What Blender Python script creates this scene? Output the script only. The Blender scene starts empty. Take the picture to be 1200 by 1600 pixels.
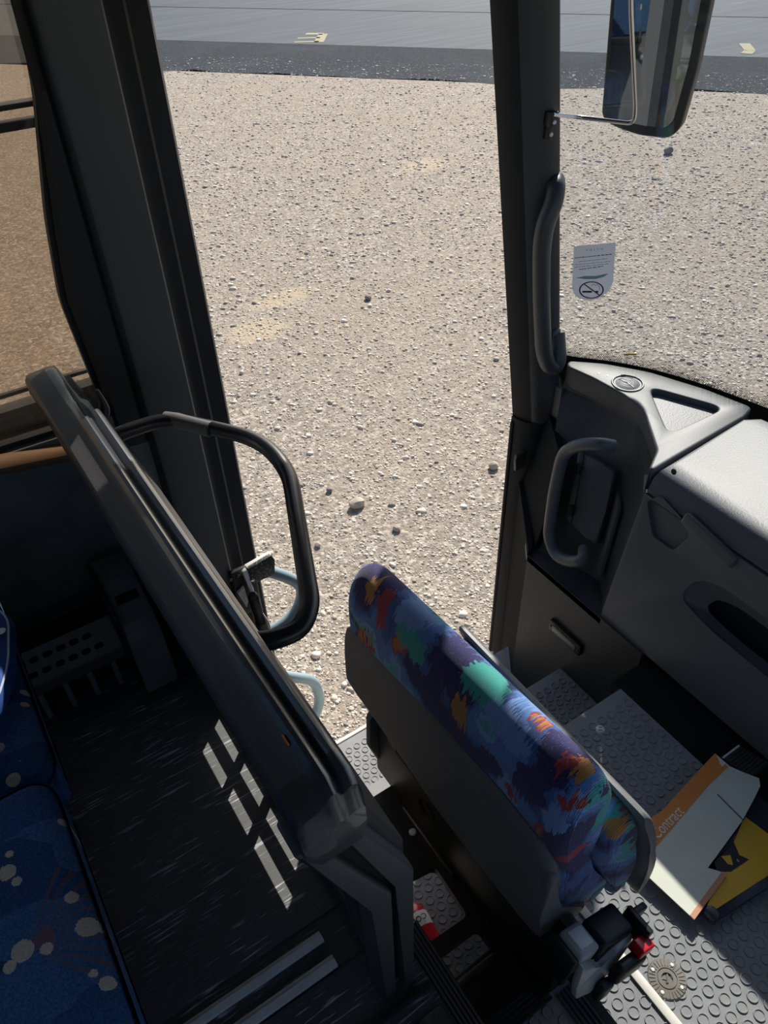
import bpy, bmesh, math, random
import numpy as np
from mathutils import Vector, Matrix

# ------------------------------------------------------------------ camera, world, sun, exposure
SC = bpy.context.scene
COL = SC.collection
# coach axes: +X to the front, +Y to the kerb side, Z up; z = 0 on the passenger floor
R = np.array([[0.8358649905400211, -0.5482680008023446, -0.027053962477445404],
              [-0.37860640106885867, -0.5401183260631653, -0.751617846334143],
              [0.39747567305029075, 0.6384938473837668, -0.6590437741047965]])
EYE = np.array([0.0, 0.0, 1.4])
FOC = 1195.0
cam_data = bpy.data.cameras.new('camera')
cam = bpy.data.objects.new('camera', cam_data)
COL.objects.link(cam)
rot = R.T @ np.diag([1.0, -1.0, -1.0])
m4 = Matrix([[*rot[i], EYE[i]] for i in range(3)] + [[0, 0, 0, 1]])
cam.matrix_world = m4
cam_data.sensor_fit = 'VERTICAL'
cam_data.sensor_height = 36.0
cam_data.lens = FOC / 1600.0 * 36.0
cam_data.clip_start = 0.02
SC.camera = cam

SUN_DIR = Vector((1.09, 0.97, 1.0)).normalized()
world = bpy.data.worlds.new('world')
SC.world = world
world.use_nodes = True
wn = world.node_tree.nodes
wl = world.node_tree.links
sky = wn.new('ShaderNodeTexSky')
sky.sky_type = 'NISHITA'
sky.sun_disc = False
sky.sun_elevation = math.asin(SUN_DIR.z)
sky.sun_rotation = math.atan2(SUN_DIR.x, SUN_DIR.y)
sky.dust_density = 1.2
wl.new(sky.outputs[0], wn['Background'].inputs[0])
wn['Background'].inputs[1].default_value = 0.105
sun_data = bpy.data.lights.new('sun', 'SUN')
sun_data.energy = 5.7
sun_data.angle = math.radians(0.6)
sun_data.color = (1.0, 0.93, 0.82)
sun = bpy.data.objects.new('sun', sun_data)
COL.objects.link(sun)
sun.rotation_euler = SUN_DIR.to_track_quat('Z', 'Y').to_euler()
sun.location = SUN_DIR * 30
SC.view_settings.view_transform = 'Standard'
SC.view_settings.look = 'None'
SC.view_settings.gamma = 1.0
SC.view_settings.use_curve_mapping = False
SC.view_settings.exposure = 0.36

random.seed(5)
RNG = np.random.default_rng(5)


# ------------------------------------------------------------------ measuring: a photo pixel to a point on a known plane
def ray(px, py):
    return R.T @ np.array([px - 600.0, py - 800.0, FOC])


def P(px, py, pt, n):
    r = ray(px, py)
    n = np.array(n, float)
    t = np.dot(np.array(pt, float) - EYE, n) / np.dot(r, n)
    return Vector(EYE + t * r)


def PZ(px, py, z): return P(px, py, (0, 0, z), (0, 0, 1))
def PY(px, py, y): return P(px, py, (0, y, 0), (0, 1, 0))
def PX(px, py, x): return P(px, py, (x, 0, 0), (1, 0, 0))


# ------------------------------------------------------------------ materials
class NT:
    """small helper around a material's node tree"""
    def __init__(self, name):
        self.m = bpy.data.materials.new(name)
        self.m.use_nodes = True
        self.t = self.m.node_tree
        self.b = self.t.nodes['Principled BSDF']
        self._co = None

    def n(self, typ, **kw):
        nd = self.t.nodes.new(typ)
        for k, v in kw.items():
            setattr(nd, k, v)
        return nd

    def l(self, a, b):
        self.t.links.new(a, b)

    def co(self):
        if self._co is None:
            self._co = self.n('ShaderNodeTexCoord').outputs['Object']
        return self._co

    def mapped(self, scale, rotz=0.0, src=None):
        mp = self.n('ShaderNodeMapping')
        mp.inputs['Scale'].default_value = scale if hasattr(scale, '__len__') else (scale,) * 3
        mp.inputs['Rotation'].default_value = (0, 0, rotz)
        self.l(src or self.co(), mp.inputs[0])
        return mp.outputs[0]

    def noise(self, vec, scale=1.0, detail=3.0, rough=0.5, dist=0.0):
        nd = self.n('ShaderNodeTexNoise')
        self.l(vec, nd.inputs['Vector'])
        nd.inputs['Scale'].default_value = scale
        nd.inputs['Detail'].default_value = detail
        nd.inputs['Roughness'].default_value = rough
        nd.inputs['Distortion'].default_value = dist
        return nd.outputs['Fac']

    def ramp(self, fac, stops, interp='LINEAR'):
        nd = self.n('ShaderNodeValToRGB')
        nd.color_ramp.interpolation = interp
        el = nd.color_ramp.elements
        while len(el) < len(stops):
            el.new(0.5)
        for e, (p, c) in zip(el, stops):
            e.position = p
            e.color = (*c, 1) if hasattr(c, '__len__') else (c, c, c, 1)
        self.l(fac, nd.inputs[0])
        return nd.outputs[0]

    def math(self, op, a, b=None, c=None):
        nd = self.n('ShaderNodeMath', operation=op)
        for i, v in enumerate((a, b, c)):
            if v is None:
                continue
            if isinstance(v, (int, float)):
                nd.inputs[i].default_value = v
            else:
                self.l(v, nd.inputs[i])
        return nd.outputs[0]

    def mix(self, fac, a, b, mode='MIX'):
        nd = self.n('ShaderNodeMix', data_type='RGBA', blend_type=mode)
        for sock, v in ((nd.inputs[0], fac), (nd.inputs[6], a), (nd.inputs[7], b)):
            if isinstance(v, (int, float)):
                sock.default_value = v
            elif isinstance(v, tuple):
                sock.default_value = (*v, 1)
            else:
                self.l(v, sock)
        return nd.outputs[2]

    def bump(self, h, strength, dist=0.002):
        nd = self.n('ShaderNodeBump')
        nd.inputs['Strength'].default_value = strength
        nd.inputs['Distance'].default_value = dist
        self.l(h, nd.inputs['Height'])
        self.l(nd.outputs[0], self.b.inputs['Normal'])

    def base(self, c):
        if isinstance(c, tuple):
            self.b.inputs['Base Color'].default_value = (*c, 1)
        else:
            self.l(c, self.b.inputs['Base Color'])


def plain(name, col, rough=0.5, metal=0.0, grain=0.0, gscale=400, spec=0.5, vary=0.0, coat=0.0):
    t = NT(name)
    t.b.inputs['Roughness'].default_value = rough
    t.b.inputs['Metallic'].default_value = metal
    t.b.inputs['Specular IOR Level'].default_value = spec
    t.b.inputs['Coat Weight'].default_value = coat
    if vary:
        f = t.noise(t.mapped(9), 1, 5, 0.65)
        a = tuple(c * (1 - vary) for c in col)
        b = tuple(min(1, c * (1 + vary)) for c in col)
        t.base(t.ramp(f, [(0.3, a), (0.7, b)]))
    else:
        t.base(col)
    if grain:
        t.bump(t.noise(t.mapped(gscale), 1, 2, 0.6), grain, 0.001)
    return t.m


def thin_glass(name, tint=(1, 1, 1), refl=1.0, rough=0.0, dirt=0.0):
    t = NT(name)
    tr = t.n('ShaderNodeBsdfTransparent')
    tr.inputs[0].default_value = (*tint, 1)
    gl = t.n('ShaderNodeBsdfGlossy')
    gl.inputs['Roughness'].default_value = rough
    geo = t.n('ShaderNodeNewGeometry')
    dt = t.n('ShaderNodeVectorMath', operation='DOT_PRODUCT')
    t.l(geo.outputs['Normal'], dt.inputs[0])
    t.l(geo.outputs['Incoming'], dt.inputs[1])
    # Schlick, the same from both sides of the thin pane
    k5 = t.math('POWER', t.math('SUBTRACT', 1.0, t.math('ABSOLUTE', dt.outputs['Value'])), 5.0)
    f = t.math('MULTIPLY', t.math('ADD', 0.05, t.math('MULTIPLY', k5, 0.95)), refl)
    mx = t.n('ShaderNodeMixShader')
    t.l(f, mx.inputs[0])
    t.l(tr.outputs[0], mx.inputs[1])
    t.l(gl.outputs[0], mx.inputs[2])
    out = mx.outputs[0]
    if dirt:
        df = t.n('ShaderNodeBsdfDiffuse')
        df.inputs[0].default_value = (0.55, 0.52, 0.48, 1)
        nz = t.noise(t.mapped((3, 3, 2)), 1, 6, 0.65, 0.6)
        k = t.math('MULTIPLY', t.ramp(nz, [(0.35, 0.25), (0.75, 1.0)]), dirt)
        m2 = t.n('ShaderNodeMixShader')
        t.l(k, m2.inputs[0])
        t.l(out, m2.inputs[1])
        t.l(df.outputs[0], m2.inputs[2])
        out = m2.outputs[0]
    t.l(out, t.t.nodes['Material Output'].inputs[0])
    return t.m


def mat_gravel():
    t = NT('gravel')
    big = t.noise(t.mapped(0.55), 1, 4, 0.6, 0.4)
    mid = t.noise(t.mapped(7), 1, 5, 0.7)
    v = t.n('ShaderNodeTexVoronoi')
    v.inputs['Scale'].default_value = 1
    t.l(t.mapped(55), v.inputs['Vector'])
    v2 = t.n('ShaderNodeTexVoronoi')
    t.l(t.mapped(21), v2.inputs['Vector'])
    v2.inputs['Scale'].default_value = 1
    sep = t.n('ShaderNodeSeparateColor')
    t.l(v.outputs['Color'], sep.inputs[0])
    c1 = t.ramp(sep.outputs[0], [(0.0, (0.13, 0.115, 0.10)), (0.35, (0.26, 0.225, 0.19)), (0.72, (0.38, 0.335, 0.285)), (1.0, (0.72, 0.66, 0.58))])
    c2 = t.ramp(mid, [(0.3, (0.25, 0.212, 0.175)), (0.7, (0.395, 0.335, 0.275))])
    c = t.mix(0.42, c1, c2)
    c = t.mix(t.ramp(big, [(0.42, 0.0), (0.64, 0.5)]), c, (0.345, 0.285, 0.225))
    # two patches of bare pale sand
    sx = t.n('ShaderNodeSeparateXYZ')
    t.l(t.co(), sx.inputs[0])
    wob = t.math('MULTIPLY', t.math('SUBTRACT', t.noise(t.mapped(6), 1, 4, 0.7), 0.5), 0.55)
    for (px, py), rx, ry in (((400, 518), 0.30, 0.22), ((440, 466), 0.34, 0.17), ((665, 258), 0.40, 0.25)):
        q = PZ(px, py, -1.35)
        ax = t.math('DIVIDE', t.math('SUBTRACT', sx.outputs[0], q.x), rx)
        ay = t.math('DIVIDE', t.math('SUBTRACT', sx.outputs[1], q.y), ry)
        d = t.math('ADD', t.math('SQRT', t.math('ADD', t.math('MULTIPLY', ax, ax), t.math('MULTIPLY', ay, ay))), wob)
        c = t.mix(t.ramp(d, [(0.55, 0.8), (1.0, 0.0)]), c, (0.47, 0.385, 0.27))
    t.base(c)
    t.b.inputs['Roughness'].default_value = 0.9
    t.b.inputs['Specular IOR Level'].default_value = 0.15
    h = t.math('ADD', t.math('MULTIPLY', v.outputs['Distance'], -0.6), t.math('ADD', t.math('MULTIPLY', v2.outputs['Distance'], -0.8), t.math('MULTIPLY', mid, 1.0)))
    t.bump(h, 0.45, 0.012)
    return t.m


def mat_stone():
    t = NT('stone')
    geo = t.n('ShaderNodeNewGeometry')
    c = t.ramp(geo.outputs['Random Per Island'], [(0, (0.24, 0.22, 0.20)), (0.2, (0.46, 0.40, 0.34)), (0.6, (0.62, 0.545, 0.465)), (1, (0.82, 0.75, 0.66))])
    t.base(c)
    t.b.inputs['Roughness'].default_value = 0.9
    t.bump(t.noise(t.mapped(150), 1, 3), 0.4, 0.002)
    return t.m


def mat_dark_strip():
    t = NT('dark_strip')
    a = t.noise(t.mapped(30), 1, 5, 0.75)
    c = t.ramp(a, [(0.35, (0.022, 0.029, 0.037)), (0.58, (0.040, 0.050, 0.062)), (0.70, (0.12, 0.134, 0.150))])
    b = t.noise(t.mapped(0.9), 1, 4, 0.6, 0.5)
    c = t.mix(t.ramp(b, [(0.5, 0.0), (0.75, 0.6)]), c, (0.064, 0.076, 0.090))
    t.base(c)
    t.b.inputs['Specular IOR Level'].default_value = 0.1
    t.b.inputs['Roughness'].default_value = 0.95
    t.bump(a, 0.6, 0.02)
    return t.m


def mat_concrete():
    t = NT('concrete')
    streak = t.noise(t.mapped((0.4, 9, 1), 2.27), 1, 5, 0.7)
    cloud = t.noise(t.mapped(0.5), 1, 4, 0.6)
    c = t.ramp(streak, [(0.3, (0.044, 0.057, 0.076)), (0.5, (0.066, 0.082, 0.105)), (0.72, (0.100, 0.119, 0.147))])
    c = t.mix(t.ramp(cloud, [(0.35, 0.0), (0.75, 0.4)]), c, (0.095, 0.113, 0.139))
    t.base(c)
    t.b.inputs['Specular IOR Level'].default_value = 0.2
    t.b.inputs['Roughness'].default_value = 0.85
    return t.m


def mat_vinyl():
    """black marbled flooring: thin pale flecks drawn out along the coach"""
    t = NT('black_marbled_vinyl')
    base = t.ramp(t.noise(t.mapped(5), 1, 4), [(0.3, (0.045, 0.049, 0.053)), (0.7, (0.075, 0.080, 0.086))])
    f1 = t.noise(t.mapped((13, 210, 1), 0.07), 1, 2, 0.5, 0.3)
    msk = t.noise(t.mapped((8, 14, 1)), 1, 3, 0.6)
    k = t.math('MULTIPLY', t.ramp(f1, [(0.575, 0.0), (0.65, 1.0)]), t.ramp(msk, [(0.45, 0.0), (0.62, 0.9)]))
    f2 = t.noise(t.mapped((24, 300, 1), 0.12), 1, 2, 0.5, 0.2)
    k2 = t.math('MULTIPLY', t.ramp(f2, [(0.57, 0.0), (0.68, 0.6)]), t.ramp(t.noise(t.mapped((5, 6, 1)), 1, 3), [(0.42, 0.1), (0.62, 1.0)]))
    c = t.mix(k2, base, (0.22, 0.245, 0.28))
    c = t.mix(k, c, (0.60, 0.64, 0.70))
    t.base(c)
    t.b.inputs['Roughness'].default_value = 0.5
    t.b.inputs['Specular IOR Level'].default_value = 1.0
    t.bump(t.noise(t.mapped((60, 260, 1)), 1, 2), 0.25, 0.001)
    return t.m


def mat_courier_fabric():
    """brush-stroke moquette: navy, blue, teal patches with orange and red dabs"""
    t = NT('brush_stroke_moquette')
    # ragged strokes: displace the lookup by a fine noise drawn out across the seat
    st = t.noise(t.mapped((11, 210, 11)), 1, 2, 0.7)
    st2 = t.noise(t.mapped((120, 22, 30)), 1, 2, 0.6)
    off = t.math('MULTIPLY', t.math('SUBTRACT', st, 0.5), 0.06)
    off2 = t.math('MULTIPLY', t.math('SUBTRACT', st2, 0.5), 0.04)
    cb = t.n('ShaderNodeCombineXYZ')
    t.l(off, cb.inputs[2])
    t.l(off2, cb.inputs[1])
    t.l(off, cb.inputs[0])
    va = t.n('ShaderNodeVectorMath', operation='ADD')
    t.l(t.co(), va.inputs[0])
    t.l(cb.outputs[0], va.inputs[1])
    p = va.outputs[0]
    n1 = t.noise(t.mapped((5.5, 9.5, 7), src=p), 1, 1.0, 0.45)
    n2 = t.noise(t.mapped((9, 13, 8), src=t.mapped(1, src=p)), 1.1, 1, 0.5, 0.0)
    mp = t.n('ShaderNodeMapping')
    mp.inputs['Location'].default_value = (3.7, 1.3, 8.1)
    mp.inputs['Scale'].default_value = (8, 10, 8)
    t.l(p, mp.inputs[0])
    n3 = t.noise(mp.outputs[0], 1, 1, 0.5)
    c = t.ramp(n1, [(0.0, (0.022, 0.014, 0.11)), (0.40, (0.045, 0.11, 0.33)), (0.44, (0.10, 0.22, 0.52)), (0.51, (0.22, 0.36, 0.66)), (0.54, (0.05, 0.40, 0.38)), (0.595, (0.024, 0.015, 0.12)), (0.645, (0.10, 0.22, 0.52))], 'CONSTANT')
    red = t.ramp(n3, [(0.0, 0.0), (0.63, 1.0)], 'CONSTANT')
    oc = t.ramp(n3, [(0.0, (0.36, 0.035, 0.05)), (0.655, (0.50, 0.17, 0.04)), (0.69, (0.48, 0.29, 0.07))], 'CONSTANT')
    c = t.mix(red, c, oc)
    navy, teal, orange, crimson, pale = (0.024, 0.014, 0.12), (0.05, 0.38, 0.34), (0.52, 0.22, 0.05), (0.36, 0.03, 0.05), (0.20, 0.33, 0.66)
    motifs = [((0.465, 0.70, 0.42), (0.05, 0.035, 0.03), pale), ((0.455, 0.665, 0.388), (0.05, 0.045, 0.022), teal), ((0.468, 0.60, 0.40), (0.05, 0.022, 0.05), navy),
              ((0.455, 0.755, 0.385), (0.03, 0.016, 0.05), crimson), ((0.457, 0.795, 0.40), (0.03, 0.014, 0.018), orange),
              ((0.454, 0.531, 0.357), (0.03, 0.022, 0.026), orange), ((0.476, 0.515, 0.428), (0.05, 0.036, 0.02), teal), ((0.47, 0.44, 0.411), (0.05, 0.045, 0.02), pale),
              ((0.455, 0.455, 0.325), (0.03, 0.026, 0.026), navy), ((0.457, 0.405, 0.310), (0.02, 0.016, 0.014), crimson), ((0.462, 0.375, 0.365), (0.04, 0.030, 0.03), navy),
              ((0.492, 0.325, 0.438), (0.026, 0.022, 0.016), orange), ((0.478, 0.345, 0.432), (0.02, 0.014, 0.02), crimson), ((0.466, 0.322, 0.35), (0.04, 0.02, 0.035), pale),
              ((0.485, 0.299, 0.246), (0.04, 0.03, 0.014), crimson), ((0.51, 0.299, 0.19), (0.04, 0.03, 0.02), navy), ((0.53, 0.30, 0.33), (0.02, 0.05, 0.05), teal),
              ((0.568, 0.287, 0.25), (0.02, 0.03, 0.022), orange), ((0.60, 0.287, 0.20), (0.02, 0.03, 0.02), navy)]
    for pos, rad, col in motifs:
        sb = t.n('ShaderNodeVectorMath', operation='SUBTRACT')
        t.l(p, sb.inputs[0])
        sb.inputs[1].default_value = (pos[0] + 0.012, pos[1], pos[2] + 0.010)
        dv = t.n('ShaderNodeVectorMath', operation='DIVIDE')
        t.l(sb.outputs[0], dv.inputs[0])
        dv.inputs[1].default_value = rad
        ln_ = t.n('ShaderNodeVectorMath', operation='LENGTH')
        t.l(dv.outputs[0], ln_.inputs[0])
        c = t.mix(t.math('LESS_THAN', t.math('ADD', ln_.outputs['Value'], t.math('MULTIPLY', t.math('SUBTRACT', n2, 0.5), 1.6)), 1.0), c, col)
    # fine knit lines
    kn = t.n('ShaderNodeTexWave', wave_type='BANDS', bands_direction='Y')
    kn.inputs['Scale'].default_value = 150
    kn.inputs['Distortion'].default_value = 1.5
    t.l(t.mapped((1, 1, 1)), kn.inputs['Vector'])
    kf = t.ramp(kn.outputs['Fac'], [(0.1, 0.70), (0.8, 1.12)])
    c = t.mix(1.0, c, kf, 'MULTIPLY')
    sp = t.noise(t.mapped((220, 900, 300)), 1, 1)
    lite = t.ramp(sp, [(0.60, 0.0), (0.74, 0.16)])
    c = t.mix(lite, c, (0.40, 0.60, 0.72))
    t.base(c)
    t.b.inputs['Roughness'].default_value = 0.95
    t.b.inputs['Sheen Weight'].default_value = 0.25
    t.bump(kn.outputs['Fac'], 0.5, 0.0015)
    return t.m


DOTS = [(90, 1270, .0075), (15, 1335, .006), (12, 1365, .013), (27, 1378, .0075), (108, 1397, .0095), (132, 1441, .0155),
        (37, 1488, .0155), (73, 1482, .009), (18, 1513, .009), (143, 1517, .006), (163, 1530, .0105), (150, 1440, .004)]


def mat_passenger_fabric():
    """navy moquette with tone-on-tone squares, cream dots and a fan of rust lines"""
    t = NT('navy_moquette_with_cream_dots')
    sx = t.n('ShaderNodeSeparateXYZ')
    t.l(t.co(), sx.inputs[0])
    X, Y = sx.outputs[0], sx.outputs[1]
    v = t.n('ShaderNodeTexVoronoi', distance='CHEBYCHEV')
    t.l(t.mapped((11, 13, 1)), v.inputs['Vector'])
    v.inputs['Scale'].default_value = 1
    sc = t.n('ShaderNodeSeparateColor')
    t.l(v.outputs['Color'], sc.inputs[0])
    c = t.ramp(sc.outputs[0], [(0, (0.020, 0.062, 0.185)), (0.45, (0.028, 0.096, 0.27)), (0.8, (0.050, 0.150, 0.36))])
    wv = t.noise(t.mapped((330, 330, 50)), 1, 2, 0.7)
    c = t.mix(1.0, c, t.ramp(wv, [(0.3, 0.55), (0.7, 1.35)]), 'MULTIPLY')
    # fan of rust-coloured lines
    dx = t.math('SUBTRACT', X, -0.182)
    dy = t.math('SUBTRACT', Y, 0.512)
    ang = t.math('ARCTAN2', dy, dx)
    ln = t.math('SINE', t.math('MULTIPLY', ang, 34.0))
    rad = t.math('SQRT', t.math('ADD', t.math('MULTIPLY', dx, dx), t.math('MULTIPLY', dy, dy)))
    k = t.math('MULTIPLY', t.math('GREATER_THAN', ln, 0.15), t.math('LESS_THAN', t.math('ABSOLUTE', ang), 1.0))
    k = t.math('MULTIPLY', k, t.math('LESS_THAN', rad, t.math('ADD', 0.075, t.math('MULTIPLY', t.noise(t.mapped(60), 1, 1), 0.05))))
    k = t.math('MULTIPLY', k, t.math('GREATER_THAN', rad, 0.005))
    c = t.mix(t.math('MULTIPLY', k, 0.55), c, (0.17, 0.10, 0.10))
    stem = t.math('MULTIPLY', t.math('LESS_THAN', rad, 0.03), t.math('LESS_THAN', t.math('ABSOLUTE', ang), 0.55))
    c = t.mix(t.math('MULTIPLY', stem, 0.5), c, (0.30, 0.11, 0.06))
    ragged = t.math('MULTIPLY', t.math('SUBTRACT', t.noise(t.mapped(420), 1, 2), 0.5), 0.005)
    tot = None
    for px, py, r in DOTS:
        q = PZ(px, py, 0.46)
        ax = t.math('SUBTRACT', X, q.x)
        ay = t.math('SUBTRACT', Y, q.y)
        d = t.math('SQRT', t.math('ADD', t.math('MULTIPLY', ax, ax), t.math('MULTIPLY', ay, ay)))
        hit = t.math('LESS_THAN', t.math('ADD', d, ragged), r * 0.80)
        tot = hit if tot is None else t.math('MAXIMUM', tot, hit)
    # the next seat carries the same motif, scattered
    v2 = t.n('ShaderNodeTexVoronoi', voronoi_dimensions='2D')
    t.l(t.mapped((14, 14, 1)), v2.inputs['Vector'])
    v2.inputs['Scale'].default_value = 1
    s2 = t.n('ShaderNodeSeparateColor')
    t.l(v2.outputs['Color'], s2.inputs[0])
    hit = t.math('LESS_THAN', v2.outputs['Distance'], t.math('MULTIPLY', s2.outputs[0], 0.16))
    hit = t.math('MULTIPLY', hit, t.math('GREATER_THAN', Y, 0.76))
    tot = t.math('MAXIMUM', tot, hit)
    c = t.mix(tot, c, t.mix(t.noise(t.mapped(400), 1, 2), (0.38, 0.34, 0.30), (0.80, 0.73, 0.65)))
    t.base(c)
    t.b.inputs['Roughness'].default_value = 0.95
    t.bump(wv, 0.5, 0.0015)
    return t.m


def mat_checker_panel():
    t = NT('chequered_rubber_panel')
    ck = t.n('ShaderNodeTexBrick')
    ck.inputs['Scale'].default_value = 1
    ck.inputs['Mortar Size'].default_value = 0.12
    ck.inputs['Brick Width'].default_value = 1.0
    ck.inputs['Row Height'].default_value = 1.0
    mp = t.n('ShaderNodeMapping')
    mp.inputs['Rotation'].default_value = (math.radians(90), 0, math.radians(90))
    mp.inputs['Scale'].default_value = (75, 75, 75)
    cb = t.n('ShaderNodeCombineXYZ')
    sx = t.n('ShaderNodeSeparateXYZ')
    t.l(t.co(), sx.inputs[0])
    t.l(t.math('MULTIPLY', sx.outputs[1], 75.0), cb.inputs[0])
    t.l(t.math('MULTIPLY', sx.outputs[2], 75.0), cb.inputs[1])
    t.l(cb.outputs[0], ck.inputs['Vector'])
    t.base(t.mix(ck.outputs['Fac'], (0.026, 0.026, 0.026), (0.050, 0.050, 0.051)))
    t.b.inputs['Roughness'].default_value = 0.45
    t.b.inputs['Specular IOR Level'].default_value = 0.35
    t.bump(ck.outputs['Fac'], 0.8, -0.003)
    return t.m


def mat_frit():
    """black ceramic border of the windscreen"""
    return plain('black_ceramic_border', (0.008, 0.009, 0.011), 0.35)


M = {}
M['gravel'] = mat_gravel()
M['stone'] = mat_stone()
M['dark_strip'] = mat_dark_strip()
M['palestone'] = plain('pale_stone', (0.40, 0.35, 0.295), 0.9, grain=0.5, gscale=120, vary=0.2)
M['darkstone'] = plain('dark_stone', (0.19, 0.18, 0.175), 0.9, grain=0.5, gscale=120, vary=0.25)
M['concrete'] = mat_concrete()
M['vinyl'] = mat_vinyl()
M['courier'] = mat_courier_fabric()
M['passenger'] = mat_passenger_fabric()
M['check'] = mat_checker_panel()
M['frit'] = mat_frit()
M['pillar'] = plain('dark_grey_leather_grain', (0.070, 0.076, 0.078), 0.5, grain=0.25, gscale=500)
M['jamb'] = plain('black_painted_jamb', (0.020, 0.022, 0.026), 0.6, grain=0.1, gscale=300, spec=0.2)
M['rubber'] = plain('black_rubber', (0.008, 0.008, 0.009), 0.6, grain=0.15)
M['wall'] = plain('black_wall_carpet', (0.15, 0.155, 0.15), 0.9, grain=0.5, gscale=350, vary=0.25)
M['dash'] = plain('grey_moulded_plastic', (0.100, 0.106, 0.115), 0.42, grain=0.35, gscale=420)
M['dashlid'] = plain('grey_grained_lid', (0.105, 0.112, 0.124), 0.5, grain=0.6, gscale=220, spec=0.4)
M['dashtop'] = plain('grey_smooth_top', (0.085, 0.091, 0.100), 0.5, grain=0.3, gscale=420, spec=0.35)
M['dashdark'] = plain('dark_grey_moulded_plastic', (0.052, 0.056, 0.062), 0.4, grain=0.3, gscale=420)
M['black'] = plain('satin_black_plastic', (0.010, 0.010, 0.011), 0.45, grain=0.1)
M['flatblack'] = plain('flat_black_liner', (0.014, 0.015, 0.016), 0.85, spec=0.08)
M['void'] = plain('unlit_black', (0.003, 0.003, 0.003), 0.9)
M['cap'] = plain('charcoal_moulded_cap', (0.060, 0.058, 0.062), 0.4, grain=0.4, gscale=300)
M['capgloss'] = plain('worn_glossy_charcoal', (0.024, 0.029, 0.040), 0.3, grain=0.15, gscale=500, spec=1.0, coat=0.6)
M['edge'] = plain('grey_edge_trim', (0.075, 0.077, 0.080), 0.45, grain=0.3, gscale=600)
M['tube'] = plain('glossy_black_tube', (0.010, 0.011, 0.014), 0.28)
M['bluetube'] = plain('pale_blue_grey_tube', (0.26, 0.36, 0.41), 0.35)
M['alu'] = plain('worn_aluminium', (0.80, 0.80, 0.79), 0.45, 0.0, vary=0.15)
M['chrome'] = plain('chrome', (0.75, 0.75, 0.75), 0.15, 1.0)
M['copper'] = plain('brown_bronze_sill', (0.30, 0.19, 0.12), 0.35, 0.4, vary=0.15)
M['coin'] = plain('grey_coin_rubber', (0.275, 0.28, 0.29), 0.7, grain=0.2, gscale=350, vary=0.14, spec=0.15)
M['cream'] = plain('cream_painted_nosing', (0.60, 0.58, 0.53), 0.5, vary=0.1)
M['shell'] = plain('speckled_dark_shell', (0.15, 0.147, 0.150), 0.7, grain=0.8, gscale=450, spec=0.3)
M['bracket'] = plain('grey_bracket_plastic', (0.42, 0.42, 0.41), 0.35)
M['pan'] = plain('grey_seat_pan', (0.17, 0.17, 0.168), 0.45, grain=0.2)
M['base'] = plain('black_painted_steel', (0.018, 0.016, 0.015), 0.5, vary=0.3, grain=0.15)
M['gunmetal'] = plain('grey_brown_steel', (0.12, 0.11, 0.10), 0.4, 0.6, vary=0.25)
M['red'] = plain('signal_red', (0.55, 0.012, 0.022), 0.3, coat=0.2)
M['white'] = plain('off_white', (0.78, 0.78, 0.76), 0.5)
M['letter'] = plain('white_print', (0.88, 0.85, 0.78), 0.6)
M['orange'] = plain('orange_board', (0.78, 0.27, 0.05), 0.55, vary=0.06)
M['paper'] = plain('pale_green_grey_board', (0.72, 0.73, 0.63), 0.7, vary=0.06)
M['paperstripe'] = plain('salmon_board_stripe', (0.62, 0.30, 0.17), 0.6)
M['yellow'] = plain('yellow_sign_face', (0.80, 0.46, 0.012), 0.4, vary=0.05)
M['ink'] = plain('black_print', (0.012, 0.013, 0.018), 0.5)
M['navy'] = plain('blue_grey_frame', (0.035, 0.042, 0.055), 0.25)
t = NT('silver_film')
_d = t.n('ShaderNodeBsdfDiffuse')
_d.inputs[0].default_value = (0.5, 0.51, 0.54, 1)
_tl = t.n('ShaderNodeBsdfTranslucent')
_tl.inputs[0].default_value = (0.80, 0.82, 0.86, 1)
_mx = t.n('ShaderNodeMixShader')
_mx.inputs[0].default_value = 0.75
t.l(_d.outputs[0], _mx.inputs[1])
t.l(_tl.outputs[0], _mx.inputs[2])
t.l(_mx.outputs[0], t.t.nodes['Material Output'].inputs[0])
M['sticker'] = t.m
M['stickerred'] = plain('dark_red_print', (0.16, 0.03, 0.06), 0.5)
M['stickerblue'] = plain('pale_blue_print', (0.30, 0.50, 0.55), 0.4)
M['brass'] = plain('worn_brass_grey', (0.25, 0.235, 0.205), 0.45, 0.6, vary=0.25)
M['heater'] = plain('dark_grey_enamel', (0.17, 0.185, 0.185), 0.5, vary=0.2)
M['bodyside'] = plain('grey_body_paint', (0.33, 0.31, 0.28), 0.3, coat=0.5)
M['ceiling'] = plain('grey_headlining', (0.12, 0.122, 0.125), 0.9)
M['amber'] = plain('dull_lens', (0.16, 0.135, 0.10), 0.3)
M['mirror'] = plain('mirror_glass', (0.62, 0.66, 0.68), 0.02, 1.0)
M['glass'] = thin_glass('windscreen_glass', (0.86, 0.90, 0.93), 1.0, dirt=0.035)
M['sideglass'] = thin_glass('side_window_glass', (0.93, 0.93, 0.92), 1.0, dirt=0.02)
M['bronzeglass'] = thin_glass('bronze_door_glass', (0.86, 0.78, 0.69), 0.8, dirt=0.14)
M['bluecloth'] = plain('bright_blue_cloth', (0.012, 0.065, 0.26), 0.8, grain=0.3, vary=0.3)
M['pipe'] = plain('pale_blue_piping', (0.45, 0.52, 0.65), 0.7)


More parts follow.
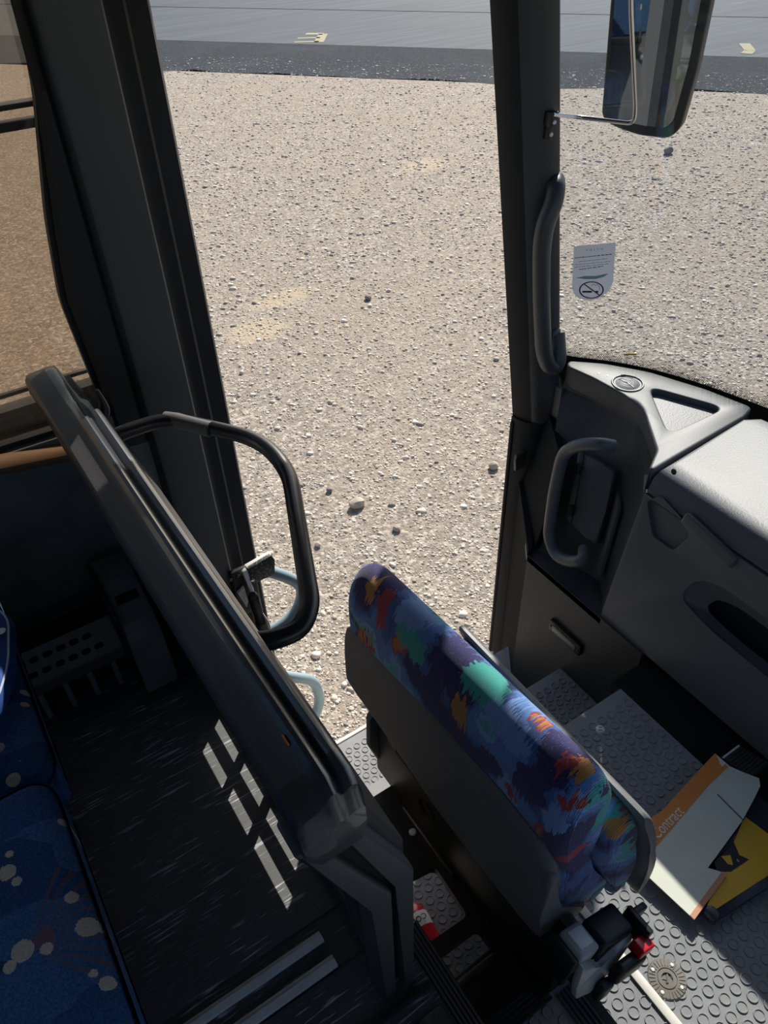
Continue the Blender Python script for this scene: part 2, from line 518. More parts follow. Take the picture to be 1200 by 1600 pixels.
# ------------------------------------------------------------------ geometry helpers
def link(name, mesh, mat=None, parent=None, smooth=True, autosm=True):
    o = bpy.data.objects.new(name, mesh)
    COL.objects.link(o)
    if mat is not None:
        for mm in (mat if isinstance(mat, list) else [mat]):
            mesh.materials.append(M[mm])
    if parent is not None:
        o.parent = parent
        o.matrix_parent_inverse = parent.matrix_world.inverted()
    if smooth and len(mesh.polygons):
        mesh.polygons.foreach_set('use_smooth', [True] * len(mesh.polygons))
        try:
            mesh.set_sharp_from_angle(angle=math.radians(38))
        except Exception:
            pass
    return o


def obj(name, bm, mat=None, parent=None, smooth=True):
    me = bpy.data.meshes.new(name)
    bmesh.ops.recalc_face_normals(bm, faces=bm.faces)
    bm.to_mesh(me)
    bm.free()
    return link(name, me, mat, parent, smooth)


def tag(o, label=None, cat=None, group=None, kind=None):
    for k, v in (('label', label), ('category', cat), ('group', group), ('kind', kind)):
        if v:
            o[k] = v
    return o


def thing(name, label, cat, loc=(0, 0, 0), group=None):
    o = bpy.data.objects.new(name, None)
    o.empty_display_size = 0.05
    COL.objects.link(o)
    o.matrix_world = Matrix.Translation(Vector(loc))
    return tag(o, label, cat, group)


def BM(): return bmesh.new()


def box(bm, x0, x1, y0, y1, z0, z1, bev=0.0, seg=2, mat=None):
    vs = [bm.verts.new((x, y, z)) for x in (x0, x1) for y in (y0, y1) for z in (z0, z1)]
    fs = [(0, 1, 3, 2), (4, 6, 7, 5), (0, 4, 5, 1), (2, 3, 7, 6), (0, 2, 6, 4), (1, 5, 7, 3)]
    faces = [bm.faces.new([vs[i] for i in f]) for f in fs]
    if mat is not None:
        bmesh.ops.transform(bm, matrix=mat, verts=vs)
    if bev > 0:
        es = list({e for f in faces for e in f.edges})
        bmesh.ops.bevel(bm, geom=es, offset=bev, segments=seg, profile=0.5, affect='EDGES')
    return bm


def frame(o, ux, uy, uz=None):
    """matrix with the given origin and axes"""
    ux = Vector(ux).normalized()
    uy = Vector(uy)
    uy = (uy - ux * uy.dot(ux)).normalized()
    uz = ux.cross(uy)
    m = Matrix((ux, uy, uz)).transposed().to_4x4()
    m.translation = Vector(o)
    return m


def prism(bm, pts, ext, bev=0.0, seg=2):
    """closed polygon (3-D points) pushed along ext"""
    ext = Vector(ext)
    a = [bm.verts.new(Vector(p)) for p in pts]
    b = [bm.verts.new(Vector(p) + ext) for p in pts]
    n = len(pts)
    faces = [bm.faces.new(a), bm.faces.new(b[::-1])]
    for i in range(n):
        faces.append(bm.faces.new((a[i], b[i], b[(i + 1) % n], a[(i + 1) % n])))
    if bev:
        es = list({e for f in faces for e in f.edges})
        bmesh.ops.bevel(bm, geom=es, offset=bev, segments=seg, profile=0.5, affect='EDGES')
    return bm


def fillet(pts, r, n=6):
    pts = [Vector(p) for p in pts]
    out = [pts[0]]
    for i in range(1, len(pts) - 1):
        a, b, c = pts[i - 1], pts[i], pts[i + 1]
        rr = min(r, (a - b).length * 0.48, (c - b).length * 0.48)
        p0 = b + (a - b).normalized() * rr
        p1 = b + (c - b).normalized() * rr
        for k in range(n + 1):
            t = k / n
            out.append(p0.lerp(b, t).lerp(b.lerp(p1, t), t))
    out.append(pts[-1])
    return out


def tube(bm, pts, r, seg=12, caps=True, sx=1.0):
    pts = [Vector(p) for p in pts]
    n = len(pts)
    tang = []
    for i in range(n):
        d = pts[min(i + 1, n - 1)] - pts[max(i - 1, 0)]
        tang.append(d.normalized())
    up = Vector((0, 0, 1)) if abs(tang[0].z) < 0.9 else Vector((1, 0, 0))
    nrm = tang[0].cross(up).normalized()
    rings = []
    for i in range(n):
        nrm = (nrm - tang[i] * nrm.dot(tang[i])).normalized()
        bi = tang[i].cross(nrm)
        rr = r[i] if hasattr(r, '__len__') else r
        rings.append([bm.verts.new(pts[i] + (nrm * math.cos(2 * math.pi * k / seg) * sx + bi * math.sin(2 * math.pi * k / seg)) * rr) for k in range(seg)])
    for i in range(n - 1):
        for k in range(seg):
            bm.faces.new((rings[i][k], rings[i][(k + 1) % seg], rings[i + 1][(k + 1) % seg], rings[i + 1][k]))
    if caps:
        bm.faces.new(rings[0][::-1])
        bm.faces.new(rings[-1])
    return bm


def loft(bm, secs, caps=True):
    """sections: closed loops with the same number of points"""
    rings = [[bm.verts.new(Vector(p)) for p in s] for s in secs]
    n = len(secs[0])
    for i in range(len(rings) - 1):
        for k in range(n):
            bm.faces.new((rings[i][k], rings[i][(k + 1) % n], rings[i + 1][(k + 1) % n], rings[i + 1][k]))
    if caps:
        bm.faces.new(rings[0][::-1])
        bm.faces.new(rings[-1])
    return bm


def lathe(bm, prof, mat=None, seg=24):
    """profile (r, z) turned about z"""
    rings = []
    for r, z in prof:
        if r < 1e-6:
            rings.append([bm.verts.new((0, 0, z))])
        else:
            rings.append([bm.verts.new((r * math.cos(2 * math.pi * k / seg), r * math.sin(2 * math.pi * k / seg), z)) for k in range(seg)])
    for a, b in zip(rings, rings[1:]):
        for k in range(seg):
            k2 = (k + 1) % seg
            if len(a) == 1 and len(b) == 1:
                continue
            if len(a) == 1:
                bm.faces.new((a[0], b[k], b[k2]))
            elif len(b) == 1:
                bm.faces.new((a[k], a[k2], b[0]))
            else:
                bm.faces.new((a[k], a[k2], b[k2], b[k]))
    if mat is not None:
        bmesh.ops.transform(bm, matrix=mat, verts=[v for rg in rings for v in rg])
    return bm


def rrect(x0, x1, y0, y1, r, n=5):
    pts = []
    for cx, cy, a0 in ((x1 - r, y1 - r, 0), (x0 + r, y1 - r, 90), (x0 + r, y0 + r, 180), (x1 - r, y0 + r, 270)):
        for k in range(n + 1):
            a = math.radians(a0 + 90 * k / n)
            pts.append((cx + r * math.cos(a), cy + r * math.sin(a)))
    return pts


def roundpoly(pts, r, n=5):
    """rounded closed 2-D polygon"""
    out = []
    m = len(pts)
    for i in range(m):
        a, b, c = Vector(pts[i - 1]), Vector(pts[i]), Vector(pts[(i + 1) % m])
        rr = min(r, (a - b).length * 0.45, (c - b).length * 0.45)
        p0 = b + (a - b).normalized() * rr
        p1 = b + (c - b).normalized() * rr
        for k in range(n + 1):
            t = k / n
            q = p0.lerp(b, t).lerp(b.lerp(p1, t), t)
            out.append((q.x, q.y))
    return out


def circle(cx, cy, r, n=24):
    return [(cx + r * math.cos(2 * math.pi * k / n), cy + r * math.sin(2 * math.pi * k / n)) for k in range(n)]


def plate(name, outline, holes, depth, mtx, mat, parent=None, bevel=0.0):
    """flat plate with holes: 2-D outline in the xy plane of mtx, depth along +z"""
    cu = bpy.data.curves.new(name, 'CURVE')
    cu.dimensions = '2D'
    cu.fill_mode = 'BOTH'
    cu.extrude = depth / 2
    cu.bevel_depth = bevel
    cu.bevel_resolution = 2
    for loop in [outline] + list(holes):
        sp = cu.splines.new('POLY')
        sp.points.add(len(loop) - 1)
        for p, q in zip(sp.points, loop):
            p.co = (q[0], q[1], 0, 1)
        sp.use_cyclic_u = True
    tmp = bpy.data.objects.new('tmp', cu)
    COL.objects.link(tmp)
    dg = bpy.context.evaluated_depsgraph_get()
    me = bpy.data.meshes.new_from_object(tmp.evaluated_get(dg))
    bpy.data.objects.remove(tmp)
    bpy.data.curves.remove(cu)
    me.materials.clear()
    me.transform(Matrix.Translation((0, 0, depth / 2)))
    me.transform(mtx)
    bm = BM()
    bm.from_mesh(me)
    bmesh.ops.remove_doubles(bm, verts=bm.verts, dist=1e-5)
    bpy.data.meshes.remove(me)
    return obj(name, bm, mat, parent)


def text(name, body, size, mtx, mat, parent=None, depth=0.0004, align='CENTER', shear=0.0, bold=0.0):
    cu = bpy.data.curves.new(name, 'FONT')
    cu.body = body
    cu.size = size
    cu.align_x = align
    cu.align_y = 'CENTER'
    cu.extrude = depth
    cu.offset = bold
    cu.resolution_u = 3
    tmp = bpy.data.objects.new('tmp', cu)
    COL.objects.link(tmp)
    dg = bpy.context.evaluated_depsgraph_get()
    me = bpy.data.meshes.new_from_object(tmp.evaluated_get(dg))
    bpy.data.objects.remove(tmp)
    bpy.data.curves.remove(cu)
    me.materials.clear()
    me.transform(mtx)
    return link(name, me, mat, parent, smooth=False)


def struct(name, bm, mat, parent=None):
    o = obj(name, bm, mat, parent)
    if parent is None:
        o['kind'] = 'structure'
    return o


def studs(name, spots, z, r, mat, parent, h=0.0022, seg=14):
    """raised coins of the rubber flooring: one joined mesh"""
    V, F = [], []
    for (x, y) in spots:
        b = len(V)
        for rr, zz in ((r, 0.0), (r * 0.93, h), (r * 0.80, h), (r * 0.72, h * 0.35)):
            V += [(x + rr * math.cos(2 * math.pi * k / seg), y + rr * math.sin(2 * math.pi * k / seg), z + zz) for k in range(seg)]
        for q in range(3):
            for k in range(seg):
                k2 = (k + 1) % seg
                F.append((b + q * seg + k, b + q * seg + k2, b + (q + 1) * seg + k2, b + (q + 1) * seg + k))
        F.append(tuple(b + 3 * seg + k for k in range(seg)))
    me = bpy.data.meshes.new(name)
    me.from_pydata(V, [], F)
    o = link(name, me, mat, parent)
    o['kind'] = 'stuff'
    return o


def hexgrid(x0, x1, y0, y1, p, r):
    out = []
    j = 0
    y = y0 + r
    while y < y1 - r:
        x = x0 + r + (p / 2 if j % 2 else 0)
        while x < x1 - r:
            out.append((x, y))
            x += p
        y += p * 0.866
        j += 1
    return out


# ------------------------------------------------------------------ outside ground
GZ = -1.35
# edge of the dark strip runs obliquely to the coach
ga, gb = PZ(255, 110, GZ), PZ(1200, 147, GZ)
gd = (gb - ga).normalized()
gn = Vector((-gd.y, gd.x, 0))
if gn.y < 0:
    gn = -gn
g_end = (PZ(240, 63, GZ) - ga).dot(gn)


def strip(n0, n1, z, half=70.0, cut=1):
    return [ga + gn * n0 - gd * half + Vector((0, 0, z)), ga + gn * n0 + gd * half + Vector((0, 0, z)),
            ga + gn * n1 + gd * half + Vector((0, 0, z)), ga + gn * n1 - gd * half + Vector((0, 0, z))]


bm = BM()
prism(bm, strip(-45, 0.0, -0.2), (0, 0, 0.2))
struct('gravel_ground', bm, 'gravel')
# dark bluish strip of ground with a ragged near edge
bm = BM()
edge = []
for i in range(241):
    s = -60 + i * 0.5
    edge.append(ga + gd * s + gn * (0.0 + 0.07 * math.sin(s * 1.7) + random.uniform(-0.14, 0.14)) + Vector((0, 0, 0.0015)))
top = edge + [ga + gn * g_end + gd * 60 + Vector((0, 0, 0.004)), ga + gn * g_end - gd * 60 + Vector((0, 0, 0.004))]
prism(bm, top, (0, 0, -0.1))
struct('dark_strip_ground', bm, 'dark_strip')
# concrete apron, poured in bays
yard = bpy.data.objects.new('concrete_ground', None)
COL.objects.link(yard)
yard['kind'] = 'structure'
bay_far = (PZ(240, 11, GZ) - ga).dot(gn)
bays = [(g_end + 0.01, bay_far - 0.03), (bay_far + 0.03, bay_far + 9.0), (bay_far + 9.06, bay_far + 40)]
for n0, n1 in bays:
    for s0, s1 in ((-70, -12.0), (-11.97, 14.0), (14.03, 70)):
        bm = BM()
        pts = [ga + gn * n0 + gd * s0, ga + gn * n0 + gd * s1, ga + gn * n1 + gd * s1, ga + gn * n1 + gd * s0]
        prism(bm, [p + Vector((0, 0, 0.006)) for p in pts], (0, 0, -0.15))
        obj('concrete_slab', bm, 'concrete', yard)
# worn yellow paint marks
t = NT('worn_yellow_paint')
t.base(t.ramp(t.noise(t.mapped(12), 1, 5, 0.7), [(0.4, (0.36, 0.30, 0.10)), (0.65, (0.30, 0.32, 0.30))]))
t.b.inputs['Roughness'].default_value = 0.9
M['roadpaint'] = t.m
for grp in (((478, 53), (505, 53), (498, 66)), ((1163, 68), (1172, 79), (1166, 84))):
    bm = BM()
    for (a, b) in zip(grp, grp[1:]):
        p, q = PZ(*a, GZ + 0.008), PZ(*b, GZ + 0.008)
        d = (q - p).normalized()
        w = Vector((-d.y, d.x, 0)) * 0.09
        prism(bm, [p - w, q - w, q + w, p + w], (0, 0, 0.003))
    if grp[0][0] < 600:
        for a, b in (((465, 60), (500, 59)), ((460, 66), (498, 65))):
            p, q = PZ(*a, GZ + 0.008), PZ(*b, GZ + 0.008)
            d = (q - p).normalized()
            w = Vector((-d.y, d.x, 0)) * 0.05
            prism(bm, [p - w, q - w, q + w, p + w], (0, 0, 0.003))
    obj('paint_mark', bm, 'roadpaint', yard)


def stones_mesh(name, n):
    ico = BM()
    bmesh.ops.create_icosphere(ico, subdivisions=1, radius=1)
    bv = np.array([v.co[:] for v in ico.verts])
    bf = np.array([[v.index for v in f.verts] for f in ico.faces])
    ico.free()
    # spots: uniform on the image's ground area so that near ones are as dense as far ones
    px = RNG.uniform(150, 1260, n * 2)
    py = RNG.uniform(90, 1230, n * 2)
    d = np.stack([px - 600, py - 800, np.full_like(px, FOC)], 1) @ R
    tt = (GZ - EYE[2]) / d[:, 2]
    ok = (d[:, 2] < 0)
    pos = EYE + d * tt[:, None]
    side = (pos[:, 0] - ga.x) * gn.x + (pos[:, 1] - ga.y) * gn.y
    ok &= (side < 1.2) & (pos[:, 1] > 1.55)
    for bx_, by_ in ((558, 791), (771, 731), (515, 768), (620, 828), (497, 853), (1044, 240), (575, 468)):
        q = PZ(bx_, by_, GZ)
        ok &= np.hypot(pos[:, 0] - q.x, pos[:, 1] - q.y) > 0.075
    pos = pos[ok][:n]
    dist = np.linalg.norm(pos - EYE, axis=1)
    m = len(pos)
    size = np.exp(RNG.normal(math.log(0.0046), 0.5, m)) * np.clip(dist / 5.0, 0.8, 1.9)
    size = np.minimum(size, 0.026)
    sc = RNG.uniform(0.6, 1.35, (m, 3)) * size[:, None]
    sc[:, 2] *= 0.5
    ang = RNG.uniform(0, 6.28, m)
    V = bv[None] * (1 + RNG.uniform(-0.28, 0.28, (m, len(bv), 1)))
    V = V * sc[:, None, :]
    ca, sa = np.cos(ang)[:, None], np.sin(ang)[:, None]
    X = V[..., 0] * ca - V[..., 1] * sa
    Y = V[..., 0] * sa + V[..., 1] * ca
    V = np.stack([X + pos[:, None, 0], Y + pos[:, None, 1], V[..., 2] + pos[:, None, 2] + sc[:, None, 2] * 0.15], -1)
    F = (bf[None] + (np.arange(m) * len(bv))[:, None, None]).reshape(-1, 3)
    me = bpy.data.meshes.new(name)
    me.vertices.add(m * len(bv))
    me.vertices.foreach_set('co', V.reshape(-1).astype(np.float32))
    me.loops.add(F.size)
    me.polygons.add(len(F))
    me.loops.foreach_set('vertex_index', F.reshape(-1).astype(np.int32))
    me.polygons.foreach_set('loop_start', (np.arange(len(F)) * 3).astype(np.int32))
    me.update(calc_edges=True)
    me.validate()
    return me


o = link('gravel_stones', stones_mesh('gravel_stones', 75000), 'stone', smooth=False)
tag(o, 'loose tan and grey gravel stones spread over the yard', 'gravel', kind='stuff')

# the larger loose stones one can pick out
BIG = [(558, 791, 12, 'largest pale rounded stone on the gravel beside the doorway', None),
       (771, 731, 9, 'pale flat stone on the gravel near the door pillar', None),
       (515, 768, 6, 'dark stone left of the largest pale stone', None),
       (620, 828, 7, 'grey stone below and right of the largest pale stone', None),
       (497, 853, 6, 'tan stone beside the black guard rail', None),
       (1044, 240, 8, 'dark flat stone on the gravel under the mirror', None),
       (575, 468, 6, 'dark stone lying in the middle of the gravel yard', None)]
for px, py, rp, lab, grp in BIG:
    c = PZ(px, py, GZ)
    r = rp * (c - Vector(EYE)).length / FOC
    bm = BM()
    bmesh.ops.create_icosphere(bm, subdivisions=2, radius=r)
    sx_, sy_ = random.uniform(0.8, 1.15), random.uniform(0.7, 1.0)
    for v in bm.verts:
        v.co = Vector((v.co.x * sx_, v.co.y * sy_, v.co.z * 0.65)) * random.uniform(0.88, 1.1) + c + Vector((0, 0, r * 0.5))
    o = obj('stone', bm, 'darkstone' if 'dark' in lab else 'palestone', None, False)
    tag(o, lab, 'stone')

# ------------------------------------------------------------------ coach shell
YW = 1.43            # inner face of the side wall
# passenger floor
bm = BM()
box(bm, -3.2, 0.272, 0.53, YW, -0.06, 0.0)
box(bm, -3.2, 0.272, -1.15, 0.44, -0.06, 0.0)
box(bm, -3.2, 0.272, 0.44, 0.53, -0.06, -0.004)
struct('floor', bm, 'vinyl')
# aluminium strips along the aisle
for nm, y0, y1 in (('trim_1', 0.490, 0.508), ('trim_2', 0.444, 0.464)):
    bm = BM()
    prism(bm, [(-2.4, y0, 0), (-2.4, y1, 0), (-2.4, y1, 0.006), (-2.4, (y0 + y1) / 2 + 0.003, 0.006), (-2.4, (y0 + y1) / 2 + 0.002, 0.010), (-2.4, y0, 0.010)], (2.555, 0, 0))
    struct(nm, bm, 'alu')
# riser wall at the stair side of the passenger floor, rubber nosing on its edge
bm = BM()
box(bm, 0.255, 0.275, 0.26, YW, -1.1, -0.06)
box(bm, 0.255, 0.275, -1.15, 0.26, -0.5, -0.06)
struct('wall_stair', bm, 'base')
nos = bpy.data.objects.new('trim_3', None)
COL.objects.link(nos)
nos['kind'] = 'structure'
bm = BM()
box(bm, 0.270, 0.305, -0.3, 0.43, -0.035, 0.004, 0.003)
obj('nosing_back', bm, 'black', nos)
for k in range(5):
    bm = BM()
    box(bm, 0.2715 + k * 0.0068, 0.2755 + k * 0.0068, -0.3, 0.43, 0.002, 0.0075, 0.0008, 1)
    obj('nosing_rib', bm, 'edge', nos)
# aluminium plate and black angle on the aisle edge
bm = BM()
box(bm, 0.145, 0.262, 0.215, 0.305, 0.0, 0.006, 0.002)
box(bm, 0.06, 0.135, 0.275, 0.31, 0.0, 0.008, 0.002)
for sx_, sy_ in ((0.20, 0.285), (0.235, 0.24)):
    lathe(bm, [(0.0, 0.010), (0.005, 0.009), (0.007, 0.006)], Matrix.Translation((sx_, sy_, 0.0)), 10)
struct('trim_4', bm, 'gunmetal')
bm = BM()
box(bm, 0.10, 0.265, 0.334, 0.344, 0.0, 0.012, 0.002)
struct('trim_5', bm, 'black')

# stairs
T0, T1, T2 = -0.78, -0.52, -0.22
ENT = bpy.data.objects.new('entrance_steps', None)
COL.objects.link(ENT)
ENT['kind'] = 'structure'
bm = BM()
box(bm, 0.272, 1.28, 0.90, 1.248, T0 - 0.03, T0, 0.004)
step0 = obj('bottom_step', bm, 'coin', ENT)
bm = BM()
box(bm, 0.275, 1.22, 1.249, 1.262, T0 - 0.30, T0 + 0.002, 0.003)
obj('step_edge', bm, 'alu', ENT)
bm = BM()
box(bm, 0.275, 1.205, 0.255, 0.945, T1 - 0.03, T1, 0.004)
step1 = obj('middle_step', bm, 'coin', ENT)
bm = BM()
box(bm, 0.275, 1.205, 0.905, 0.94, T0, T1 - 0.03)
obj('step_riser', bm, 'base', ENT)
bm = BM()
box(bm, 0.565, 1.095, 0.64, 0.655, T1, T2 - 0.04)
obj('landing_riser', bm, 'base', ENT)
# cab floor / landing
bm = BM()
box(bm, 0.56, 1.095, 0.35, 0.663, T2 - 0.04, T2)
box(bm, 0.535, 1.095, -0.9, 0.35, T2 - 0.04, T2)
cab = struct('cab_floor', bm, 'coin')
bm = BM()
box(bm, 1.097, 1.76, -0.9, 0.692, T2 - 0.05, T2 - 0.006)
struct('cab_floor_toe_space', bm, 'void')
RS, PS = 0.0112, 0.0298
lit = [p for p in hexgrid(0.645, 1.09, -0.25, 0.40, PS, RS) if True]
studs('floor_studs', lit + hexgrid(0.535, 0.634, -0.25, 0.35, PS, RS), T2, RS, 'coin', cab)
studs('floor_studs', hexgrid(0.65, 1.09, 0.405, 0.655, PS, RS), T2, RS, 'coin', cab)
studs('step_studs', hexgrid(0.28, 1.2, 0.94, 1.245, PS, RS), T0, RS, 'coin', step0)
studs('step_studs', hexgrid(0.61, 1.2, 0.66, 0.935, PS, RS), T1, RS, 'coin', step1)
studs('step_studs', hexgrid(0.28, 0.60, 0.29, 0.92, PS, RS), T1, RS, 'coin', step1)
# cream nosing across the cab floor
bm = BM()
box(bm, 0.630, 0.648, -0.9, 0.36, T2, T2 + 0.006, 0.002)
struct('trim_6', bm, 'cream')
# low black plinth in the aisle with ribbed rubber edges
PL = -0.15
plinth = bpy.data.objects.new('aisle_step', None)
COL.objects.link(plinth)
plinth['kind'] = 'structure'
bm = BM()
box(bm, 0.31, 0.505, -0.9, 0.272, -0.5, PL)
pt = obj('step_top', bm, 'coin', plinth)
studs('step_studs', hexgrid(0.34, 0.468, -0.2, 0.245, PS, RS), PL, RS, 'coin', pt)
for k in range(5):
    bm = BM()
    box(bm, 0.470 + k * 0.0085, 0.475 + k * 0.0085, -0.9, 0.236, PL - 0.004, PL + 0.007, 0.0015, 1)
    obj('nosing_rib', bm, 'edge', plinth)
    bm = BM()
    box(bm, 0.315, 0.462, 0.236 + k * 0.0078, 0.2405 + k * 0.0078, PL - 0.004, PL + 0.007, 0.0015, 1)
    obj('nosing_rib', bm, 'rubber', plinth)
bm = BM()
box(bm, 0.465, 0.53, -0.9, 0.25, PL - 0.06, PL - 0.001, 0.003)
obj('nosing_back', bm, 'rubber', plinth)

# side wall under and around the first window; a plate with a real opening
wmx = Matrix(((1, 0, 0, 0), (0, 0, 1, YW), (0, 1, 0, 0), (0, 0, 0, 1)))   # local x,y,z -> x, z, +y
opening = [(-1.30, 0.545), (0.238, 0.508), (0.232, 0.62), (0.222, 0.78), (0.243, 0.93), (0.285, 1.12), (0.318, 1.45), (0.318, 1.75), (-1.30, 1.75)]
o = plate('wall_left', [(-3.2, -1.1), (0.30, -1.1), (0.30, 0.44), (0.36, 1.2), (0.36, 2.0), (-3.2, 2.0)],
          [roundpoly(opening, 0.03, 3), rrect(-3.0, -1.42, 0.5, 1.75, 0.03)], 0.04, wmx, 'wall')
o['kind'] = 'structure'
# window rubber, glass and bronze sill of the window
WIN = bpy.data.objects.new('window_1', None)
COL.objects.link(WIN)
WIN['kind'] = 'structure'
inner = [(x * 0.992, 0.49 + (z - 0.49) * 0.992) for x, z in opening]
plate('window_rubber', roundpoly(opening, 0.03, 3), [roundpoly([(x + (0.012 if x < 0 else -0.012), z + (0.012 if z < 0.55 else -0.005)) for x, z in opening], 0.03, 3)], 0.02, Matrix.Translation((0, 0.015, 0)) @ wmx, 'rubber', WIN)
plate('window_pane', opening, [], 0.004, Matrix.Translation((0, 0.022, 0)) @ wmx, 'sideglass', WIN)
s0, s1 = PY(0, 722, 1.41), PY(95, 703, 1.41)
slope = (s1.z - s0.z) / (s1.x - s0.x)
bm = BM()
prof = [(1.432, 0.004), (1.405, 0.002), (1.396, -0.006), (1.396, -0.014), (1.402, -0.026), (1.432, -0.030)]
loft(bm, [[(x, y, s0.z + slope * (x - s0.x) + dz) for y, dz in prof] for x in (-0.9, 0.20)])
obj('window_sill', bm, 'copper', WIN)
# skirting ledge at the foot of the wall
bm = BM()
loft(bm, [[(x, 1.432, 0.10), (x, 1.40, 0.095), (x, 1.385, 0.075), (x, 1.385, 0.045), (x, 1.40, 0.03), (x, 1.432, 0.03)] for x in (-2.5, 0.27)])
struct('baseboard_left', bm, 'edge')
# window pillar at the rear edge of the doorway (upright, stepped section)
sec = [(0.292, 1.53), (0.292, 1.425), (0.300, 1.400), (0.306, 1.396), (0.394, 1.392), (0.398, 1.396), (0.404, 1.418), (0.420, 1.430), (0.440, 1.432), (0.447, 1.440), (0.452, 1.455), (0.492, 1.468), (0.503, 1.49), (0.503, 1.53)]
bm = BM()
loft(bm, [[(x, y, z) for x, y in sec] for z in (-1.1, 0.3, 1.2, 2.0)])
o = struct('wall_pillar', bm, ['pillar', 'jamb'])
for p in o.data.polygons:
    if p.center.x > 0.40:
        p.material_index = 1
# dark seal between window and pillar
bm = BM()
loft(bm, [[(x0, 1.432, z), (x0 + 0.008, 1.42, z), (0.285, 1.416, z), (0.296, 1.424, z), (0.296, 1.44, z)] for x0, z in ((0.235, 0.44), (0.229, 0.62), (0.220, 0.78), (0.241, 0.93), (0.270, 1.12), (0.280, 1.45), (0.28, 2.0))])
struct('trim_7', bm, 'rubber')
# outer skin and skirt of the coach
bm = BM()
box(bm, -7.5, 0.30, 1.475, 1.50, -1.05, 0.42, 0.006)
struct('wall_left_outer', bm, 'bodyside')
bm = BM()
box(bm, -7.5, -3.2, 1.475, 1.50, 0.42, 1.9)
struct('window_3', bm, 'tube')
# ceiling and the closed rest of the saloon
bm = BM()
box(bm, -3.2, 1.30, -1.2, 1.53, 2.0, 2.06)
struct('ceiling', bm, 'ceiling')
bm = BM()
box(bm, -3.24, -3.2, -1.2, 1.5, -1.0, 2.06)
struct('wall_rear', bm, 'pillar')
bm = BM()
box(bm, -3.2, 0.0, -1.24, -1.2, -0.6, 0.7)
box(bm, 0.0, 1.5, -1.24, -1.2, -0.6, 0.55)
box(bm, -3.2, 1.5, -1.24, -1.2, 1.7, 2.06)
for x in (-3.2, -1.65, -0.1, 1.40):
    box(bm, x, x + 0.10, -1.24, -1.2, 0.2, 1.7)
struct('wall_right', bm, 'pillar')

# header over the doorway
bm = BM()
box(bm, 0.30, 1.45, 1.47, 1.53, 1.235, 2.06)
struct('wall_header', bm, 'jamb')

# front door pillar (A-pillar) leaning back, and the upright door jamb under it
RK = -0.165


def apil(z, zb=0.05):
    s = RK * (z - zb)
    base = [(1.392, 1.46), (1.394, 1.435), (1.412, 1.395), (1.430, 1.375), (1.452, 1.368), (1.462, 1.36), (1.490, 1.358), (1.500, 1.372), (1.508, 1.385), (1.56, 1.43), (1.56, 1.46)]
    return [(x + s, y, z) for x, y in base]


bm = BM()
loft(bm, [apil(z) for z in (0.05, 0.6, 1.2, 2.0)])
o = struct('wall_front_pillar', bm, ['dashdark', 'jamb'])
for p in o.data.polygons:
    c = p.center
    if p.normal.z < 0.5 and (c.x - RK * (c.z - 0.05)) < 1.404 or (c.x - RK * (c.z - 0.05)) > 1.495:
        p.material_index = 1
bm = BM()
lo = [(1.388, 1.46), (1.388, 1.435), (1.400, 1.40), (1.425, 1.38), (1.45, 1.37), (1.56, 1.37), (1.56, 1.46)]
loft(bm, [[(x, y, z) for x, y in lo] for z in (-1.2, 0.05)])
# rubber seal lip down the door side
tube(bm, [(1.392, 1.452, -1.15), (1.388, 1.452, 0.03)], 0.008, 8)
struct('wall_front_jamb', bm, 'jamb')

# ------------------------------------------------------------------ windscreen
WSB = [(1.500, 1.395), (1.535, 1.345), (1.600, 1.265), (1.665, 1.150), (1.715, 1.0), (1.755, 0.80), (1.785, 0.55), (1.80, 0.25), (1.805, -0.1), (1.80, -0.6), (1.74, -1.0), (1.64, -1.2)]
ZB = 0.22


def wspt(i, z, off=0.0):
    x, y = WSB[i]
    return Vector((x + RK * (z - ZB) + off, y, z))


def wsdense(z, n=6, off=0.0):
    pts = [wspt(i, z, off) for i in range(len(WSB))]
    out = []
    for i in range(len(pts) - 1):
        p0, p1, p2, p3 = pts[max(i - 1, 0)], pts[i], pts[i + 1], pts[min(i + 2, len(pts) - 1)]
        for k in range(n):
            s = k / n
            out.append(0.5 * ((2 * p1) + (p2 - p0) * s + (2 * p0 - 5 * p1 + 4 * p2 - p3) * s * s + (3 * p1 - p0 - 3 * p2 + p3) * s ** 3))
    out.append(pts[-1])
    return out


WS = bpy.data.objects.new('window_2', None)
COL.objects.link(WS)
WS['kind'] = 'structure'
bm = BM()
rows = [wsdense(ZB + (1.95 - ZB) * k / 8) for k in range(9)]
vs = [[bm.verts.new(p) for p in r] for r in rows]
for a, b in zip(vs, vs[1:]):
    for k in range(len(a) - 1):
        bm.faces.new((a[k], a[k + 1], b[k + 1], b[k]))
obj('windscreen_pane', bm, 'glass', WS)


def wsband(z0, z1, off=-0.004):
    bm = BM()
    a, b = wsdense(z0, 6, off), wsdense(z1, 6, off)
    va, vb = [bm.verts.new(p) for p in a], [bm.verts.new(p) for p in b]
    for k in range(len(va) - 1):
        bm.faces.new((va[k], va[k + 1], vb[k + 1], vb[k]))
    bmesh.ops.solidify(bm, geom=bm.faces[:], thickness=0.002)
    return bm


obj('ceramic_band', wsband(0.15, 0.262), 'frit', WS)
obj('added_sky_blocker', wsband(1.30, 1.94, -0.03), 'rubber', WS)  # added dark band above the view, cuts sky light on the landing
